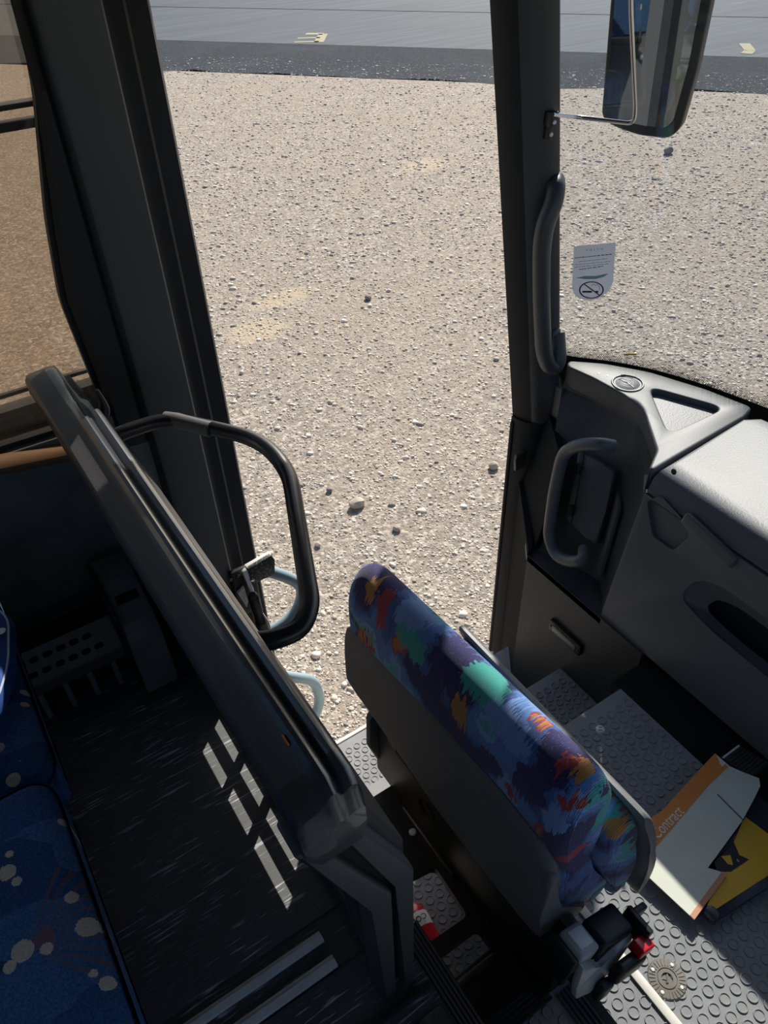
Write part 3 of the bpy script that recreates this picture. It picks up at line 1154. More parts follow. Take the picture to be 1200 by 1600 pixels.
# dotted fade above the solid band
bm = BM()
for row in range(9):
    z = 0.2645 + row * 0.0042
    pts = wsdense(z, 90, -0.0042)
    acc = 0
    L = 0
    for p, q in zip(pts, pts[1:]):
        L += (q - p).length
        if L >= acc and p.y > 0.2:
            acc += 0.0050
            d = (q - p).normalized()
            u = Vector((RK, 0, 1)).normalized()
            r = 0.0021 - 0.00016 * row
            c = p + d * (0.0025 if row % 2 else 0)
            bm.faces.new([bm.verts.new(c + d * r * math.cos(k * math.pi / 3) + u * r * math.sin(k * math.pi / 3)) for k in range(6)])
o = obj('ceramic_dots', bm, 'frit', WS, False)
o['kind'] = 'stuff'
bm = BM()
box(bm, 1.20, 1.60, -1.2, 1.45, 1.90, 2.06, 0.02)
struct('windscreen_header', bm, 'pillar') if False else struct('trim_8', bm, 'pillar')

# ------------------------------------------------------------------ open sliding-out door, parked outside the first window
door = bpy.data.objects.new('door_1', None)
COL.objects.link(door)
door.matrix_world = Matrix.Translation((0, 1.6, -1.1))
door['kind'] = 'structure'
dmx = Matrix(((1, 0, 0, 0), (0, 0, 1, 1.585), (0, 1, 0, 0), (0, 0, 0, 1)))
plate('door_frame', [(-0.46, -1.1), (0.47, -1.1), (0.47, 1.95), (-0.46, 1.95)],
      [rrect(-0.40, 0.41, 0.515, 1.88, 0.05), rrect(-0.40, 0.41, -0.9, 0.44, 0.05)], 0.035, dmx, 'gunmetal', door)
plate('door_pane', rrect(-0.42, 0.43, 0.49, 1.90, 0.05), [], 0.004, Matrix.Translation((0, 0.02, 0)) @ dmx, 'bronzeglass', door)
plate('door_pane', rrect(-0.42, 0.43, -0.92, 0.47, 0.05), [], 0.004, Matrix.Translation((0, 0.02, 0)) @ dmx, 'sideglass', door)
bm = BM()
box(bm, -0.40, 0.41, 1.578, 1.59, 0.548, 0.558, 0.003)
obj('glazing_bead', bm, 'gunmetal', door)
bm = BM()
box(bm, -0.40, 0.41, 1.570, 1.60, 0.44, 0.462, 0.004)
obj('glazing_bead', bm, 'gunmetal', door)
bm = BM()
box(bm, -0.40, 0.41, 1.572, 1.60, 1.035, 1.050, 0.003)
box(bm, -0.40, 0.41, 1.572, 1.60, 1.068, 1.078, 0.003)
obj('glazing_bead', bm, 'black', door)


def hb(pts, y):
    return [PY(a, b, y) for a, b in pts]


bm = BM()
tube(bm, fillet([Vector((0.44, 1.57, -0.15))] + hb([(430, 893), (475, 915), (466, 955), (430, 985)], 1.53) + [Vector((0.43, 1.575, -0.47))], 0.07, 8), 0.0185, 14)
obj('door_handle', bm, 'bluetube', door)
bm = BM()
tube(bm, fillet([Vector((0.46, 1.575, -0.66))] + hb([(455, 1058), (492, 1062), (502, 1100), (478, 1140)], 1.53) + [Vector((0.47, 1.575, -1.04))], 0.07, 8), 0.0185, 14)
obj('door_handle', bm, 'bluetube', door)

# ------------------------------------------------------------------ partition in front of the first seats
part = thing('partition_screen', 'charcoal partition screen with wide moulded top in front of the passenger seats', 'partition', (0.22, 0.9, 0))
LEAN = (-0.068, 0.19)   # the top leans back over the last 19 cm


def xlean(x, z):
    return x + (0 if z < 0.40 else LEAN[0] * (z - 0.40) / LEAN[1])


bm = BM()
a = [(0.208, 0.089), (0.208, 0.40), (0.125, 0.63), (0.176, 0.655), (0.252, 0.435), (0.252, 0.20), (0.224, 0.089)]
loft(bm, [[(x, y, z) for x, z in a] for y in (0.388, 1.40)])
obj('panel', bm, 'cap', part)
bm = BM()
box(bm, 0.214, 0.226, 0.44, 1.38, 0.0, 0.026, 0.003)
box(bm, 0.214, 0.226, 0.44, 1.38, 0.049, 0.065, 0.003)
box(bm, 0.214, 0.226, 1.03, 1.40, 0.0, 0.10, 0.003)
obj('kick_rail', bm, 'edge', part)
for y in (0.41, 0.800, 0.915, 1.36):
    bm = BM()
    box(bm, 0.212, 0.228, y - 0.009, y + 0.009, 0.0, 0.12, 0.003)
    obj('foot', bm, 'black', part)
# aisle post: two padded edges with a groove between
for nm, x0, x1, zb in (('edge_trim', 0.190, 0.217, 0.362), ('edge_trim', 0.227, 0.252, 0.388)):
    bm = BM()
    top = 0.612
    sec_ = [(x0, 0.0), (x0, zb), (x0 - 0.068 * (top - zb) / 0.19, top), (x1 - 0.068 * (top - zb) / 0.19, top), (x1, zb + 0.01), (x1, 0.0)]
    prism(bm, [(x, 0.360, z) for x, z in sec_], (0, 0.05, 0), 0.006, 3)
    obj(nm, bm, 'edge', part)
bm = BM()
prism(bm, [(0.202, 0.376, 0.0), (0.202, 0.376, 0.38), (0.132, 0.376, 0.59), (0.165, 0.376, 0.59), (0.242, 0.376, 0.38), (0.242, 0.376, 0.0)], (0, 0.05, 0))
obj('edge_groove', bm, 'rubber', part)
bm = BM()
box(bm, 0.194, 0.208, 0.412, 0.47, 0.09, 0.40, 0.003)
tube(bm, [(0.193, 0.425, 0.20), (0.193, 0.437, 0.26)], 0.004, 8)
obj('inner_post', bm, 'cap', part)


def cap(y, k=1.0, dz=0.0, w=1.0):
    """top moulding section; k = how much of the front ridge is left, w = scale of width"""
    yy = (1.41 - y) / 1.05 * 0.008   # runs very slightly askew, as photographed
    pts = [(0.100, 0.640), (0.100, 0.668), (0.1045, 0.676), (0.112, 0.679), (0.130, 0.684), (0.137, 0.690), (0.142, 0.6975), (0.147, 0.699), (0.152, 0.696),
           (0.155, 0.690), (0.158, 0.688), (0.162, 0.693), (0.168, 0.6965), (0.174, 0.694), (0.178, 0.687), (0.180, 0.675), (0.180, 0.645), (0.172, 0.614), (0.118, 0.612)]
    out = []
    for x, z in pts:
        if x > 0.155:
            x = 0.155 + (x - 0.155) * k
        if z > 0.68:
            z = 0.68 + (z - 0.68) * k
        out.append((0.1 + (x - 0.1) * w + yy, y, z + dz))
    return out


bm = BM()
loft(bm, [cap(0.402), cap(0.44), cap(0.55), cap(0.9), cap(1.16), cap(1.215, 0.95), cap(1.245, 0.45), cap(1.30, 0.3), cap(1.38, 0.18), cap(1.405, 0.12, -0.003), cap(1.418, 0.05, -0.012, 0.9)])
o = obj('top_moulding', bm, ['cap', 'capgloss'], part)
for p in o.data.polygons:
    if p.center.x > 0.134 + (1.41 - p.center.y) / 1.05 * 0.008 and p.center.z > 0.66:
        p.material_index = 1
# end cap of the moulding, dropping towards the aisle
bm = BM()
s0 = cap(0.402)
s1 = [(x, 0.378, z - 0.002) for x, y, z in s0]
s2 = [(0.142 + (x - 0.142) * 0.98, 0.362, z - 0.012 if z > 0.655 else z - 0.016) for x, y, z in s0]
s3 = [(0.142 + (x - 0.142) * 0.93, 0.353, 0.640 + (z - 0.69) * 0.4 + (x - 0.142) * 0.25 if z > 0.655 else z - 0.030) for x, y, z in s0]
loft(bm, [s0, s1, s2, s3])
obj('end_cap', bm, 'capgloss', part)
# worn white patch is where sunlight falls; small nick of red paint on the moulding
bm = BM()
q = PZ(446, 1155, 0.692)
box(bm, q.x - 0.0008, q.x + 0.0008, q.y - 0.007, q.y + 0.007, 0.688, 0.6925, 0.0003, 1)
obj('paint_chip', bm, 'orange', part)
# coat hook
bm = BM()
pts = [Vector((0.165, 1.20, 0.655)), PY(150, 652, 1.20), PY(161, 655, 1.20), PY(166, 640, 1.20), PY(160, 624, 1.20), PY(151, 609, 1.20)]
hk = fillet(pts, 0.015, 4)
tube(bm, hk, [0.0095 - 0.006 * max(0, (i - 8) / (len(hk) - 9)) for i in range(len(hk))], 10)
obj('coat_hook', bm, 'black', part)
# guard rail reaching over the stairwell
bm = BM()
gp = [Vector((0.165, 1.215, 0.60)), PZ(185, 678, 0.62), PZ(262, 653, 0.62), PZ(405, 686, 0.62), PZ(452, 735, 0.62), PZ(486, 945, 0.62), PZ(470, 985, 0.62), PZ(418, 1003, 0.62), Vector((0.175, 0.655, 0.615))]
tube(bm, fillet(gp, 0.06, 6), 0.0138, 16)
obj('guard_rail', bm, 'tube', part)
bm = BM()
tube(bm, [PZ(258, 655, 0.62), PZ(275, 657, 0.6205), PZ(330, 671, 0.6205)], 0.0145, 16)
o = obj('rail_grip', bm, 'edge', part)

# ------------------------------------------------------------------ passenger double seat behind the partition
seat = thing('passenger_seat', 'navy patterned double passenger seat at the left edge, cream dots on it', 'seat', (-0.33, 0.75, 0))


def cushion(x0, x1, y0, y1, z0, z1, r, dome=0.012):
    bm = BM()
    box(bm, x0, x1, y0, y1, z0, z1)
    bmesh.ops.subdivide_edges(bm, edges=bm.edges[:], cuts=5, use_grid_fill=True)
    cx, cy = (x0 + x1) / 2, (y0 + y1) / 2
    for v in bm.verts:
        u = min(v.co.x - x0, x1 - v.co.x, v.co.y - y0, y1 - v.co.y)
        if v.co.z > z1 - 1e-4:
            v.co.z += dome * (1 - ((v.co.x - cx) / (x1 - x0) * 2) ** 4) * (1 - ((v.co.y - cy) / (y1 - y0) * 2) ** 4)
    es = [e for e in bm.edges if len(e.link_faces) == 2 and e.calc_face_angle(0) > 0.9]
    bmesh.ops.bevel(bm, geom=es, offset=r, segments=6, profile=0.5, affect='EDGES')
    return bm


obj('seat_cushion', cushion(-0.60, -0.104, 0.235, 0.742, 0.33, 0.455, 0.038), 'passenger', seat)
obj('seat_cushion', cushion(-0.60, -0.096, 0.750, 1.26, 0.30, 0.412, 0.038), 'passenger', seat)
for y0, y1 in ((0.235, 0.742), (0.75, 1.26)):
    bm = BM()
    prism(bm, [(-0.56, y0, 0.42), (-0.70, y0, 1.02), (-0.80, y0, 1.02), (-0.68, y0, 0.40)], (0, y1 - y0, 0), 0.035, 4)
    obj('backrest', bm, 'passenger', seat)
bm = BM()
box(bm, -0.55, -0.16, 0.28, 1.22, 0.285, 0.335, 0.01)
obj('seat_frame', bm, 'base', seat)
for y in (0.34, 1.10):
    bm = BM()
    prism(bm, [(-0.50, y, 0.0), (-0.22, y, 0.0), (-0.30, y, 0.29), (-0.42, y, 0.29)], (0, 0.05, 0), 0.006)
    obj('leg', bm, 'base', seat)

# blue piped cushion lying on the window seat
cush = thing('pillow', 'bright blue pillow with pale piped edge on the window seat', 'pillow', (-0.16, 1.02, 0.424))
bm = BM()
cen = Vector((-0.19, 1.0, 0.50))
outl = roundpoly([(-0.30, 0.86), (-0.135, 0.855), (-0.098, 0.93), (-0.075, 1.03), (-0.088, 1.075), (-0.30, 1.10)], 0.03, 5)
loft(bm, [[(cen.x + (x - cen.x) * k, cen.y + (y - cen.y) * k, z) for x, y in outl] for k, z in ((0.6, 0.428), (0.93, 0.436), (1.0, 0.454), (0.94, 0.472), (0.6, 0.485))])
obj('pillow_body', bm, 'bluecloth', cush)
bm = BM()
pp = [Vector((cen.x + (x - cen.x) * 0.945, cen.y + (y - cen.y) * 0.945, 0.472)) for x, y in outl]
tube(bm, pp + [pp[0]], 0.0018, 6)
obj('piping', bm, 'pipe', cush)
bm = BM()
lathe(bm, [(0.0, 0.0015), (0.006, 0.001), (0.007, 0.0)], Matrix.Translation(PZ(2, 986, 0.479)), 14)
obj('motif', bm, 'white', cush)

# ------------------------------------------------------------------ heater along the wall with its end box
heat = thing('floor_heater', 'dark grey floor heater with slotted cover along the side wall', 'heater', (-0.2, 1.28, 0))
hx0, hx1 = -1.2, 0.075
u = Vector((1, 0, 0))
o_pt = Vector((hx0, 1.20, 0.118))
v = Vector((0, 0.066, 0.036))
hmx = frame(o_pt, u, v)
L, W = hx1 - hx0, v.length
holes = []
for r_, yy in ((0, 0.022), (1, 0.052)):
    x = 0.05 + (0.013 if r_ else 0)
    while x < L - 0.03:
        holes.append(roundpoly([(x - 0.0095, yy - 0.0065), (x + 0.0095, yy - 0.0065), (x + 0.0095, yy + 0.0065), (x - 0.0095, yy + 0.0065)], 0.0065, 4))
        x += 0.0275
plate('slotted_cover', [(0, 0), (L, 0), (L, W), (0, W)], holes, 0.002, hmx, 'heater', heat)
bm = BM()
prism(bm, [(hx0, 1.20, 0.119), (hx0, 1.196, 0.115), (hx0, 1.196, 0.090), (hx0, 1.202, 0.090), (hx0, 1.203, 0.115)], (L, 0, 0))
obj('front_lip', bm, 'edge', heat)
bm = BM()
box(bm, hx0, hx1, 1.225, 1.38, 0.02, 0.10)
obj('core', bm, 'void', heat)
for k in range(9):
    bm = BM()
    x = 0.045 - k * 0.052
    box(bm, x - 0.006, x + 0.006, 1.205, 1.225, 0.0, 0.112, 0.003)
    obj('bracket', bm, 'heater', heat)
endb = thing('heater_end_box', 'dark sheet metal end box with screwed foot flange beside the heater', 'box', (0.12, 1.2, 0))
bm = BM()
prism(bm, [(0.085, 1.145, 0.0), (0.085, 1.165, 0.15), (0.085, 1.19, 0.185), (0.085, 1.30, 0.215), (0.085, 1.38, 0.215), (0.085, 1.38, 0.0)], (0.072, 0, 0), 0.003)
obj('housing', bm, 'heater', endb)
bm = BM()
box(bm, 0.066, 0.165, 1.112, 1.147, 0.0, 0.004, 0.001, 1)
for x in (0.08, 0.15):
    lathe(bm, [(0, 0.008), (0.004, 0.007), (0.005, 0.004)], Matrix.Translation((x, 1.128, 0)), 10)
obj('foot_flange', bm, 'gunmetal', endb)
bm = BM()
box(bm, 0.076, 0.085, 1.17, 1.36, 0.0, 0.225, 0.002)
obj('end_plate', bm, 'black', endb)
bm = BM()
prism(bm, [(0.098, 1.235, 0.200), (0.098, 1.255, 0.2055), (0.145, 1.255, 0.2055), (0.145, 1.235, 0.200)], (0, 0, 0.0022))
obj('slot', bm, 'void', endb)

# ------------------------------------------------------------------ emergency door release on the pillar
lev = thing('door_release', 'black door release lever with metal bracket and worn pad on the pillar', 'lever', (0.44, 1.39, -0.1))
bm = BM()
box(bm, 0.385, 0.455, 1.372, 1.392, -0.16, 0.005, 0.008, 3)
obj('back_plate', bm, 'black', lev)
for q in ((360, 906), (372, 900)):
    bm = BM()
    c = PY(*q, 1.371)
    lathe(bm, [(0, 0.003), (0.004, 0.003), (0.006, 0.0)], frame(c, (1, 0, 0), (0, 0, 1)), 12)
    obj('screw', bm, 'gunmetal', lev)
bm = BM()
pq = [PY(387, 890, 1.345), PY(424, 868, 1.345), PY(430, 875, 1.345), PY(430, 897, 1.345), PY(395, 914, 1.345)]
prism(bm, pq, (0, 0.012, 0), 0.003)
t = NT('flaked_black_pad')
sp = t.noise(t.mapped(260), 1, 4, 0.7)
t.base(t.ramp(sp, [(0.55, (0.012, 0.012, 0.013)), (0.63, (0.35, 0.36, 0.36))]))
t.bump(sp, 0.6, 0.002)
M['flaked'] = t.m
obj('pad', bm, 'flaked', lev)
bm = BM()
pq = [PY(386, 888, 1.35), PY(424, 866, 1.35), PY(426, 869, 1.35), PY(392, 891, 1.35)]
prism(bm, pq, (0, 0.016, 0), 0.001)
pq = [PY(380, 896, 1.348), PY(386, 890, 1.348), PY(398, 925, 1.348), PY(393, 928, 1.348)]
prism(bm, pq, (0, 0.012, 0), 0.001)
pq = [PY(372, 928, 1.36), PY(382, 918, 1.36), PY(388, 940, 1.36), PY(386, 950, 1.36)]
prism(bm, pq, (0, 0.01, 0), 0.001)
obj('bracket', bm, 'alu', lev)
bm = BM()
lathe(bm, [(0, 0.006), (0.005, 0.005), (0.0065, 0.0)], frame(PY(394, 905, 1.343), (1, 0, 0), (0, 0, 1)), 12)
obj('bolt', bm, 'chrome', lev)
bm = BM()
a_, b_ = PY(395, 930, 1.33), PY(415, 995, 1.335)
d_ = (b_ - a_).normalized()
tube(bm, [a_ - d_ * 0.004, a_, a_ + d_ * 0.006, a_.lerp(b_, 0.35), a_.lerp(b_, 0.36), a_.lerp(b_, 0.6), a_.lerp(b_, 0.61), b_], [0.008, 0.0125, 0.0145, 0.0145, 0.013, 0.0145, 0.016, 0.016], 16)
obj('rod', bm, 'black', lev)
bm = BM()
tube(bm, fillet([PY(410, 958, 1.325), PY(420, 972, 1.32), PY(424, 990, 1.325), PY(416, 996, 1.335)], 0.01, 4), 0.002, 8)
obj('cable_loop', bm, 'alu', lev)

# ------------------------------------------------------------------ folded courier seat on its base frame
cour = thing('courier_seat', 'folded courier seat in blue, teal and orange fabric with dark shell', 'seat', (0.5, 0.5, T2))
YN, YF = 0.298, 0.862


def yprof(k):
    return YN + (YF - YN) * k


def rounded_loft(prof, y0, y1, r, n=5, grow=1.0, tilt=None):
    """closed xz profile swept along y with rounded ends"""
    cx = sum(p[0] for p in prof) / len(prof)
    cz = sum(p[1] for p in prof) / len(prof)
    secs = []
    hw = 0.05

    def sec_at(y, inset):
        out = []
        for x, z in prof:
            dx, dz = x - cx, z - cz
            d = math.hypot(dx, dz)
            f = max(0.05, (d - inset) / d) if d > 1e-6 else 1
            s = tilt(y) if tilt else (0, 0)
            out.append((cx + dx * f + s[0], y, cz + dz * f + s[1]))
        return out
    for k in range(n + 1):
        a = math.pi / 2 * k / n
        secs.append(sec_at(y0 + r * (1 - math.sin(a)), r * (1 - math.cos(a))))
    secs = [sec_at(y0 + r * (1 - math.cos(math.pi / 2 * k / n)), r * (1 - math.sin(math.pi / 2 * k / n))) for k in range(n + 1)]
    m = 8
    for k in range(1, m):
        secs.append(sec_at(y0 + r + (y1 - y0 - 2 * r) * k / m, 0))
    secs += [sec_at(y1 - r * (1 - math.cos(math.pi / 2 * k / n)), r * (1 - math.sin(math.pi / 2 * k / n))) for k in range(n, -1, -1)]
    bm = BM()
    loft(bm, secs)
    return bm


def smooth_profile(pts, n=4):
    """closed Catmull-Rom through 2-D points"""
    out = []
    m = len(pts)
    for i in range(m):
        p0, p1, p2, p3 = (Vector(pts[(i + j - 1) % m]) for j in range(4))
        for k in range(n):
            s = k / n
            q = 0.5 * ((2 * p1) + (p2 - p0) * s + (2 * p0 - 5 * p1 + 4 * p2 - p3) * s * s + (3 * p1 - p0 - 3 * p2 + p3) * s ** 3)
            out.append((q.x, q.y))
    return out


back = smooth_profile([(0.452, 0.24), (0.450, 0.34), (0.463, 0.405), (0.490, 0.436), (0.520, 0.428), (0.541, 0.385), (0.545, 0.30), (0.548, 0.18), (0.566, 0.08), (0.606, -0.005), (0.628, -0.06), (0.606, -0.095), (0.54, -0.06), (0.49, 0.04), (0.470, 0.14)])
tl = lambda y: (0.012 * (0.58 - y) / 0.28, 0.010 * (0.58 - y) / 0.28)
obj('backrest', rounded_loft(back, YN, YF, 0.040, 6, tilt=tl), 'courier', cour)
shell_out = smooth_profile([(0.440, 0.268), (0.434, 0.18), (0.436, 0.08), (0.450, 0.0), (0.480, -0.075), (0.52, -0.085), (0.515, -0.03), (0.487, 0.06), (0.474, 0.15), (0.470, 0.24), (0.455, 0.285)], 3)
shell_far = shell_out
secs = []
for y, f, lift in ((YN - 0.004, 0.86, -0.03), (YN + 0.004, 0.95, -0.015), (YN + 0.03, 1.0, 0.0), (0.42, 1.0, 0.015), (0.58, 1.0, 0.010), (0.75, 1.0, 0.0), (YF - 0.035, 1.0, 0.0), (YF - 0.006, 0.95, -0.008), (YF + 0.004, 0.80, -0.02)):
    # the lower edge climbs towards the far end, where the seat side is cut away
    low = 0.0 if y < 0.55 else (y - 0.55) / 0.3 * 0.10
    s = []
    for x, z in shell_out:
        zz = 0.10 + (z - 0.10) * f + lift * (1 if z > 0.1 else 0)
        if zz < 0.12:
            zz += low * min(1, (0.12 - zz) / 0.15)
        s.append((0.47 + (x - 0.47) * f + tl(y)[0] * 0.6, y, zz))
    secs.append(s)
bm = BM()
loft(bm, secs)
obj('back_shell', bm, 'shell', cour)
# side flange of the shell at the near end
bm = BM()
fl = [(0.445, 0.25), (0.462, 0.245), (0.470, 0.22), (0.474, 0.13), (0.490, 0.075), (0.545, 0.015), (0.575, -0.02), (0.55, -0.04), (0.50, -0.02), (0.455, 0.02), (0.445, 0.10)]
prism(bm, [(x, YN - 0.008, z) for x, z in fl], (0, 0.028, 0), 0.008, 3)
obj('shell_flange', bm, 'shell', cour)
cus = smooth_profile([(0.560, 0.262), (0.582, 0.288), (0.606, 0.282), (0.636, 0.228), (0.668, 0.15), (0.690, 0.05), (0.690, -0.03), (0.672, -0.08), (0.645, -0.085), (0.628, -0.02), (0.590, 0.08), (0.565, 0.18)])
obj('seat_cushion', rounded_loft(cus, 0.283, 0.72, 0.045, 6), 'courier', cour)
pan = smooth_profile([(0.602, 0.300), (0.616, 0.301), (0.646, 0.234), (0.678, 0.145), (0.704, 0.050), (0.708, -0.03), (0.695, -0.075), (0.686, -0.06), (0.688, 0.0), (0.680, 0.06), (0.662, 0.14), (0.636, 0.215)], 3)
obj('seat_pan', rounded_loft([(x - 0.005, z) for x, z in pan], 0.262, 0.715, 0.012, 4), 'pan', cour)
# far-side hinge arm, strap and knob
bm = BM()
aa = [(0.47, 0.055), (0.50, 0.03), (0.52, -0.06), (0.50, -0.13), (0.46, -0.15), (0.44, -0.08), (0.445, 0.02)]
prism(bm, [(x, 0.80, z) for x, z in aa], (0, 0.018, 0), 0.005)
obj('hinge_arm', bm, 'edge', cour)
bm = BM()
sp_ = [PX(592, 1105, 0.458), PX(604, 1150, 0.462), PX(622, 1205, 0.466), PX(640, 1235, 0.47)]
for i in range(3):
    p, q = sp_[i], sp_[i + 1]
    w = Vector((0.0, -0.030, -0.006))
    prism(bm, [p, q, q + w, p + w], (0.003, 0, 0))
obj('belt_webbing', bm, 'black', cour)
bm = BM()
bmesh.ops.create_uvsphere(bm, u_segments=16, v_segments=10, radius=0.017, matrix=Matrix.Translation(PX(632, 1279, 0.452)))
tube(bm, [PX(632, 1279, 0.452), PX(645, 1272, 0.475)], 0.006, 8)
obj('adjuster_knob', bm, 'black', cour)
bm = BM()
lathe(bm, [(0.0, 0.012), (0.018, 0.012), (0.024, 0.006), (0.024, 0.0)], frame(PX(665, 1265, 0.458), (0, 1, 0), (0, 0, 1)), 18)
obj('reel', bm, 'base', cour)
# riser box carrying the seat
bm = BM()
prism(bm, [(0.462, 0.245, T2 + 0.02), (0.462, 0.245, -0.02), (0.50, 0.245, 0.03), (0.535, 0.245, 0.0), (0.535, 0.245, T2 + 0.02)], (0, 0.57, 0), 0.006)
obj('riser_box', bm, 'base', cour)
for q in ((645, 1300), (776, 1371)):
    bm = BM()
    c = PX(*q, 0.459)
    if q[0] < 700:
        c = PZ(*q, T2 + 0.02)
        mt = Matrix.Translation(c)
    else:
        mt = frame(c, (0, -1, 0), (0, 0, 1))
    lathe(bm, [(0.0, 0.004), (0.006, 0.003), (0.0085, 0.0)], mt, 12)
    obj('screw', bm, 'white', cour)
# base plate with two cut-outs over the stairwell
bmx = Matrix.Translation((0, 0, T2 - 0.005))
plate('base_plate', [(0.272, 0.262), (0.56, 0.262), (0.56, 0.76), (0.272, 0.76)],
      [roundpoly([(0.318, 0.448), (0.438, 0.444), (0.441, 0.560), (0.318, 0.575)], 0.015, 4),
       roundpoly([(0.334, 0.352), (0.440, 0.352), (0.440, 0.416), (0.334, 0.416)], 0.012, 4)], 0.022, bmx, 'base', cour)
for x0, x1, y0, y1 in ((0.455, 0.4625, 0.52, 0.70), (0.4655, 0.471, 0.52, 0.70)):
    bm = BM()
    box(bm, x0, x1, y0, y1, T2 + 0.017, T2 + 0.027, 0.002)
    obj('slide_rail', bm, 'gunmetal', cour)
bm = BM()
box(bm, 0.335, 0.440, 0.353, 0.362, T2 + 0.012, T2 + 0.022, 0.002)
box(bm, 0.335, 0.440, 0.366, 0.372, T2 + 0.012, T2 + 0.022, 0.002)
obj('cross_rail', bm, 'gunmetal', cour)

# belt latch unit at the aisle end of the seat
bm = BM()
uo = Vector((0.520, 0.236, 0.045))
ux, uy = Vector((0.93, 0.0, -0.36)), Vector((0, 1, 0))
um = frame(uo, ux, uy)
box(bm, -0.005, 0.075, -0.026, 0.026, -0.06, 0.014, 0.008, 3, um)
unit = obj('latch_unit', bm, 'black', cour)
bm = BM()
box(bm, -0.058, -0.010, -0.020, 0.030, -0.035, 0.012, 0.006, 3, um)
buck = obj('latch_plate', bm, 'bracket', unit)
bm = BM()
box(bm, -0.050, -0.018, -0.010, 0.022, 0.011, 0.015, 0.003, 2, um)
obj('latch_tongue', bm, 'alu', unit)
bm = BM()
box(bm, -0.070, -0.057, -0.020, 0.036, -0.06, 0.004, 0.004, 2, um)
obj('latch_side', bm, 'black', unit)
bm = BM()
arc = [(-0.058, -0.030, 0.0), (-0.062, -0.040, -0.04), (-0.055, -0.046, -0.065), (-0.02, -0.050, -0.070), (0.03, -0.046, -0.050), (0.075, -0.036, -0.020), (0.078, -0.030, -0.005), (0.03, -0.034, -0.01), (0.0, -0.036, -0.035), (-0.02, -0.034, -0.02)]
prism(bm, [um @ Vector(p) for p in arc], um.to_3x3() @ Vector((0, 0.014, 0)), 0.004, 2)
obj('grey_bracket', bm, 'bracket', unit)
bm = BM()
box(bm, 0.012, 0.085, -0.066, -0.044, -0.055, -0.012, 0.010, 3, um)
box(bm, -0.015, 0.020, -0.064, -0.046, -0.085, -0.045, 0.008, 3, um)
obj('buckle_body', bm, 'black', unit)
bm = BM()
box(bm, 0.058, 0.092, -0.062, -0.036, -0.018, 0.006, 0.004, 3, um)
obj('red_button', bm, 'red', unit)['label'] = 'red release button'
bm = BM()
pm = um @ Matrix.Translation((0.088, -0.018, 0.0))
box(bm, -0.006, 0.006, -0.030, 0.022, -0.02, 0.022, 0.003, 2, pm)
box(bm, -0.004, 0.034, 0.004, 0.016, -0.004, 0.022, 0.003, 2, pm)
obj('belt_guide', bm, 'black', unit)

# red fire extinguisher lying on the step under the base plate
ext = thing('fire_extinguisher', 'small red fire extinguisher lying on the step under the seat base', 'fire extinguisher', (0.40, 0.55, T1))
e0, e1 = PZ(642, 1400, T1 + 0.06), PZ(676, 1480, T1 + 0.03)
ea = Vector((0.412, 0.615, T1 + 0.034))
eb = Vector((0.402, 0.492, T1 + 0.034))
ed = (eb - ea).normalized()
em = frame(ea, Vector((0, 0, 1)).cross(ed), ed.cross(Vector((0, 0, 1)).cross(ed)))
em = Matrix((Vector((0, 0, 1)).cross(ed).normalized(), Vector((0, 0, 1)), ed)).transposed().to_4x4()
em.translation = ea
bm = BM()
lathe(bm, [(0.0, 0.126), (0.022, 0.126), (0.029, 0.120), (0.031, 0.110), (0.031, 0.03), (0.028, 0.012), (0.018, 0.0), (0.012, -0.004), (0.0, -0.004)], em, 24)
obj('cylinder', bm, 'red', ext)
bm = BM()
lathe(bm, [(0.0, -0.004), (0.013, -0.005), (0.013, -0.03), (0.0, -0.03)], em, 14)
box(bm, -0.010, 0.010, -0.006, 0.030, -0.055, -0.012, 0.004, 2, em)
box(bm, -0.006, 0.006, 0.020, 0.028, -0.075, 0.020, 0.002, 1, em)
obj('valve', bm, 'black', ext)
bm = BM()
lathe(bm, [(0.0316, 0.028), (0.0318, 0.029), (0.0318, 0.060), (0.0316, 0.061)], em, 24)
for v in bm.verts:
    pass
loc = [f for f in bm.faces if (em.inverted() @ f.calc_center_median()).y < 0.012]
bmesh.ops.delete(bm, geom=loc, context='FACES')
lab = obj('paper_label', bm, 'white', ext)
tm = em @ frame((0.0, 0.0322, 0.045), (-1, 0, 0), (0, 0, -1))
text('lettering', 'CON', 0.018, tm, 'ink', lab)

# ------------------------------------------------------------------ dashboard (kerb-side front console)
dash = thing('dashboard', 'grey moulded front console with lidded top and pocket below the windscreen', 'console', (1.4, 0.6, T2))
DT = 0.25
# corner top: rounded slab with a recessed tray and a round cover
crn = [(1.300, 0.872), (1.373, 0.912), (1.462, 1.030), (1.482, 1.070), (1.494, 1.14), (1.488, 1.25), (1.474, 1.335), (1.492, 1.352), (1.560, 1.285), (1.628, 1.180), (1.682, 1.03), (1.708, 0.905), (1.66, 0.892)]
tri = roundpoly([tuple(PZ(*q, DT))[:2] for q in ((1009, 604), (1138, 640), (1042, 684))], 0.05, 6)
cupc = PZ(980, 602, DT)
plate('corner_top', roundpoly(crn, 0.012, 3), [tri], 0.055, Matrix.Translation((0, 0, DT - 0.055)), 'dashtop', dash, bevel=0.006)
bm = BM()
prism(bm, [(x, y, DT - 0.010) for x, y in tri], (0, 0, -0.01))
obj('tray_floor', bm, 'dashlid', dash)
bm = BM()
lathe(bm, [(0.0, 0.0085), (0.030, 0.0085), (0.034, 0.0055), (0.037, 0.0055), (0.040, 0.009), (0.043, 0.009), (0.046, 0.004), (0.046, 0.0)], Matrix.Translation((cupc.x, cupc.y, DT)), 32)
cv = obj('round_cover', bm, 'dashlid', dash)
bm = BM()
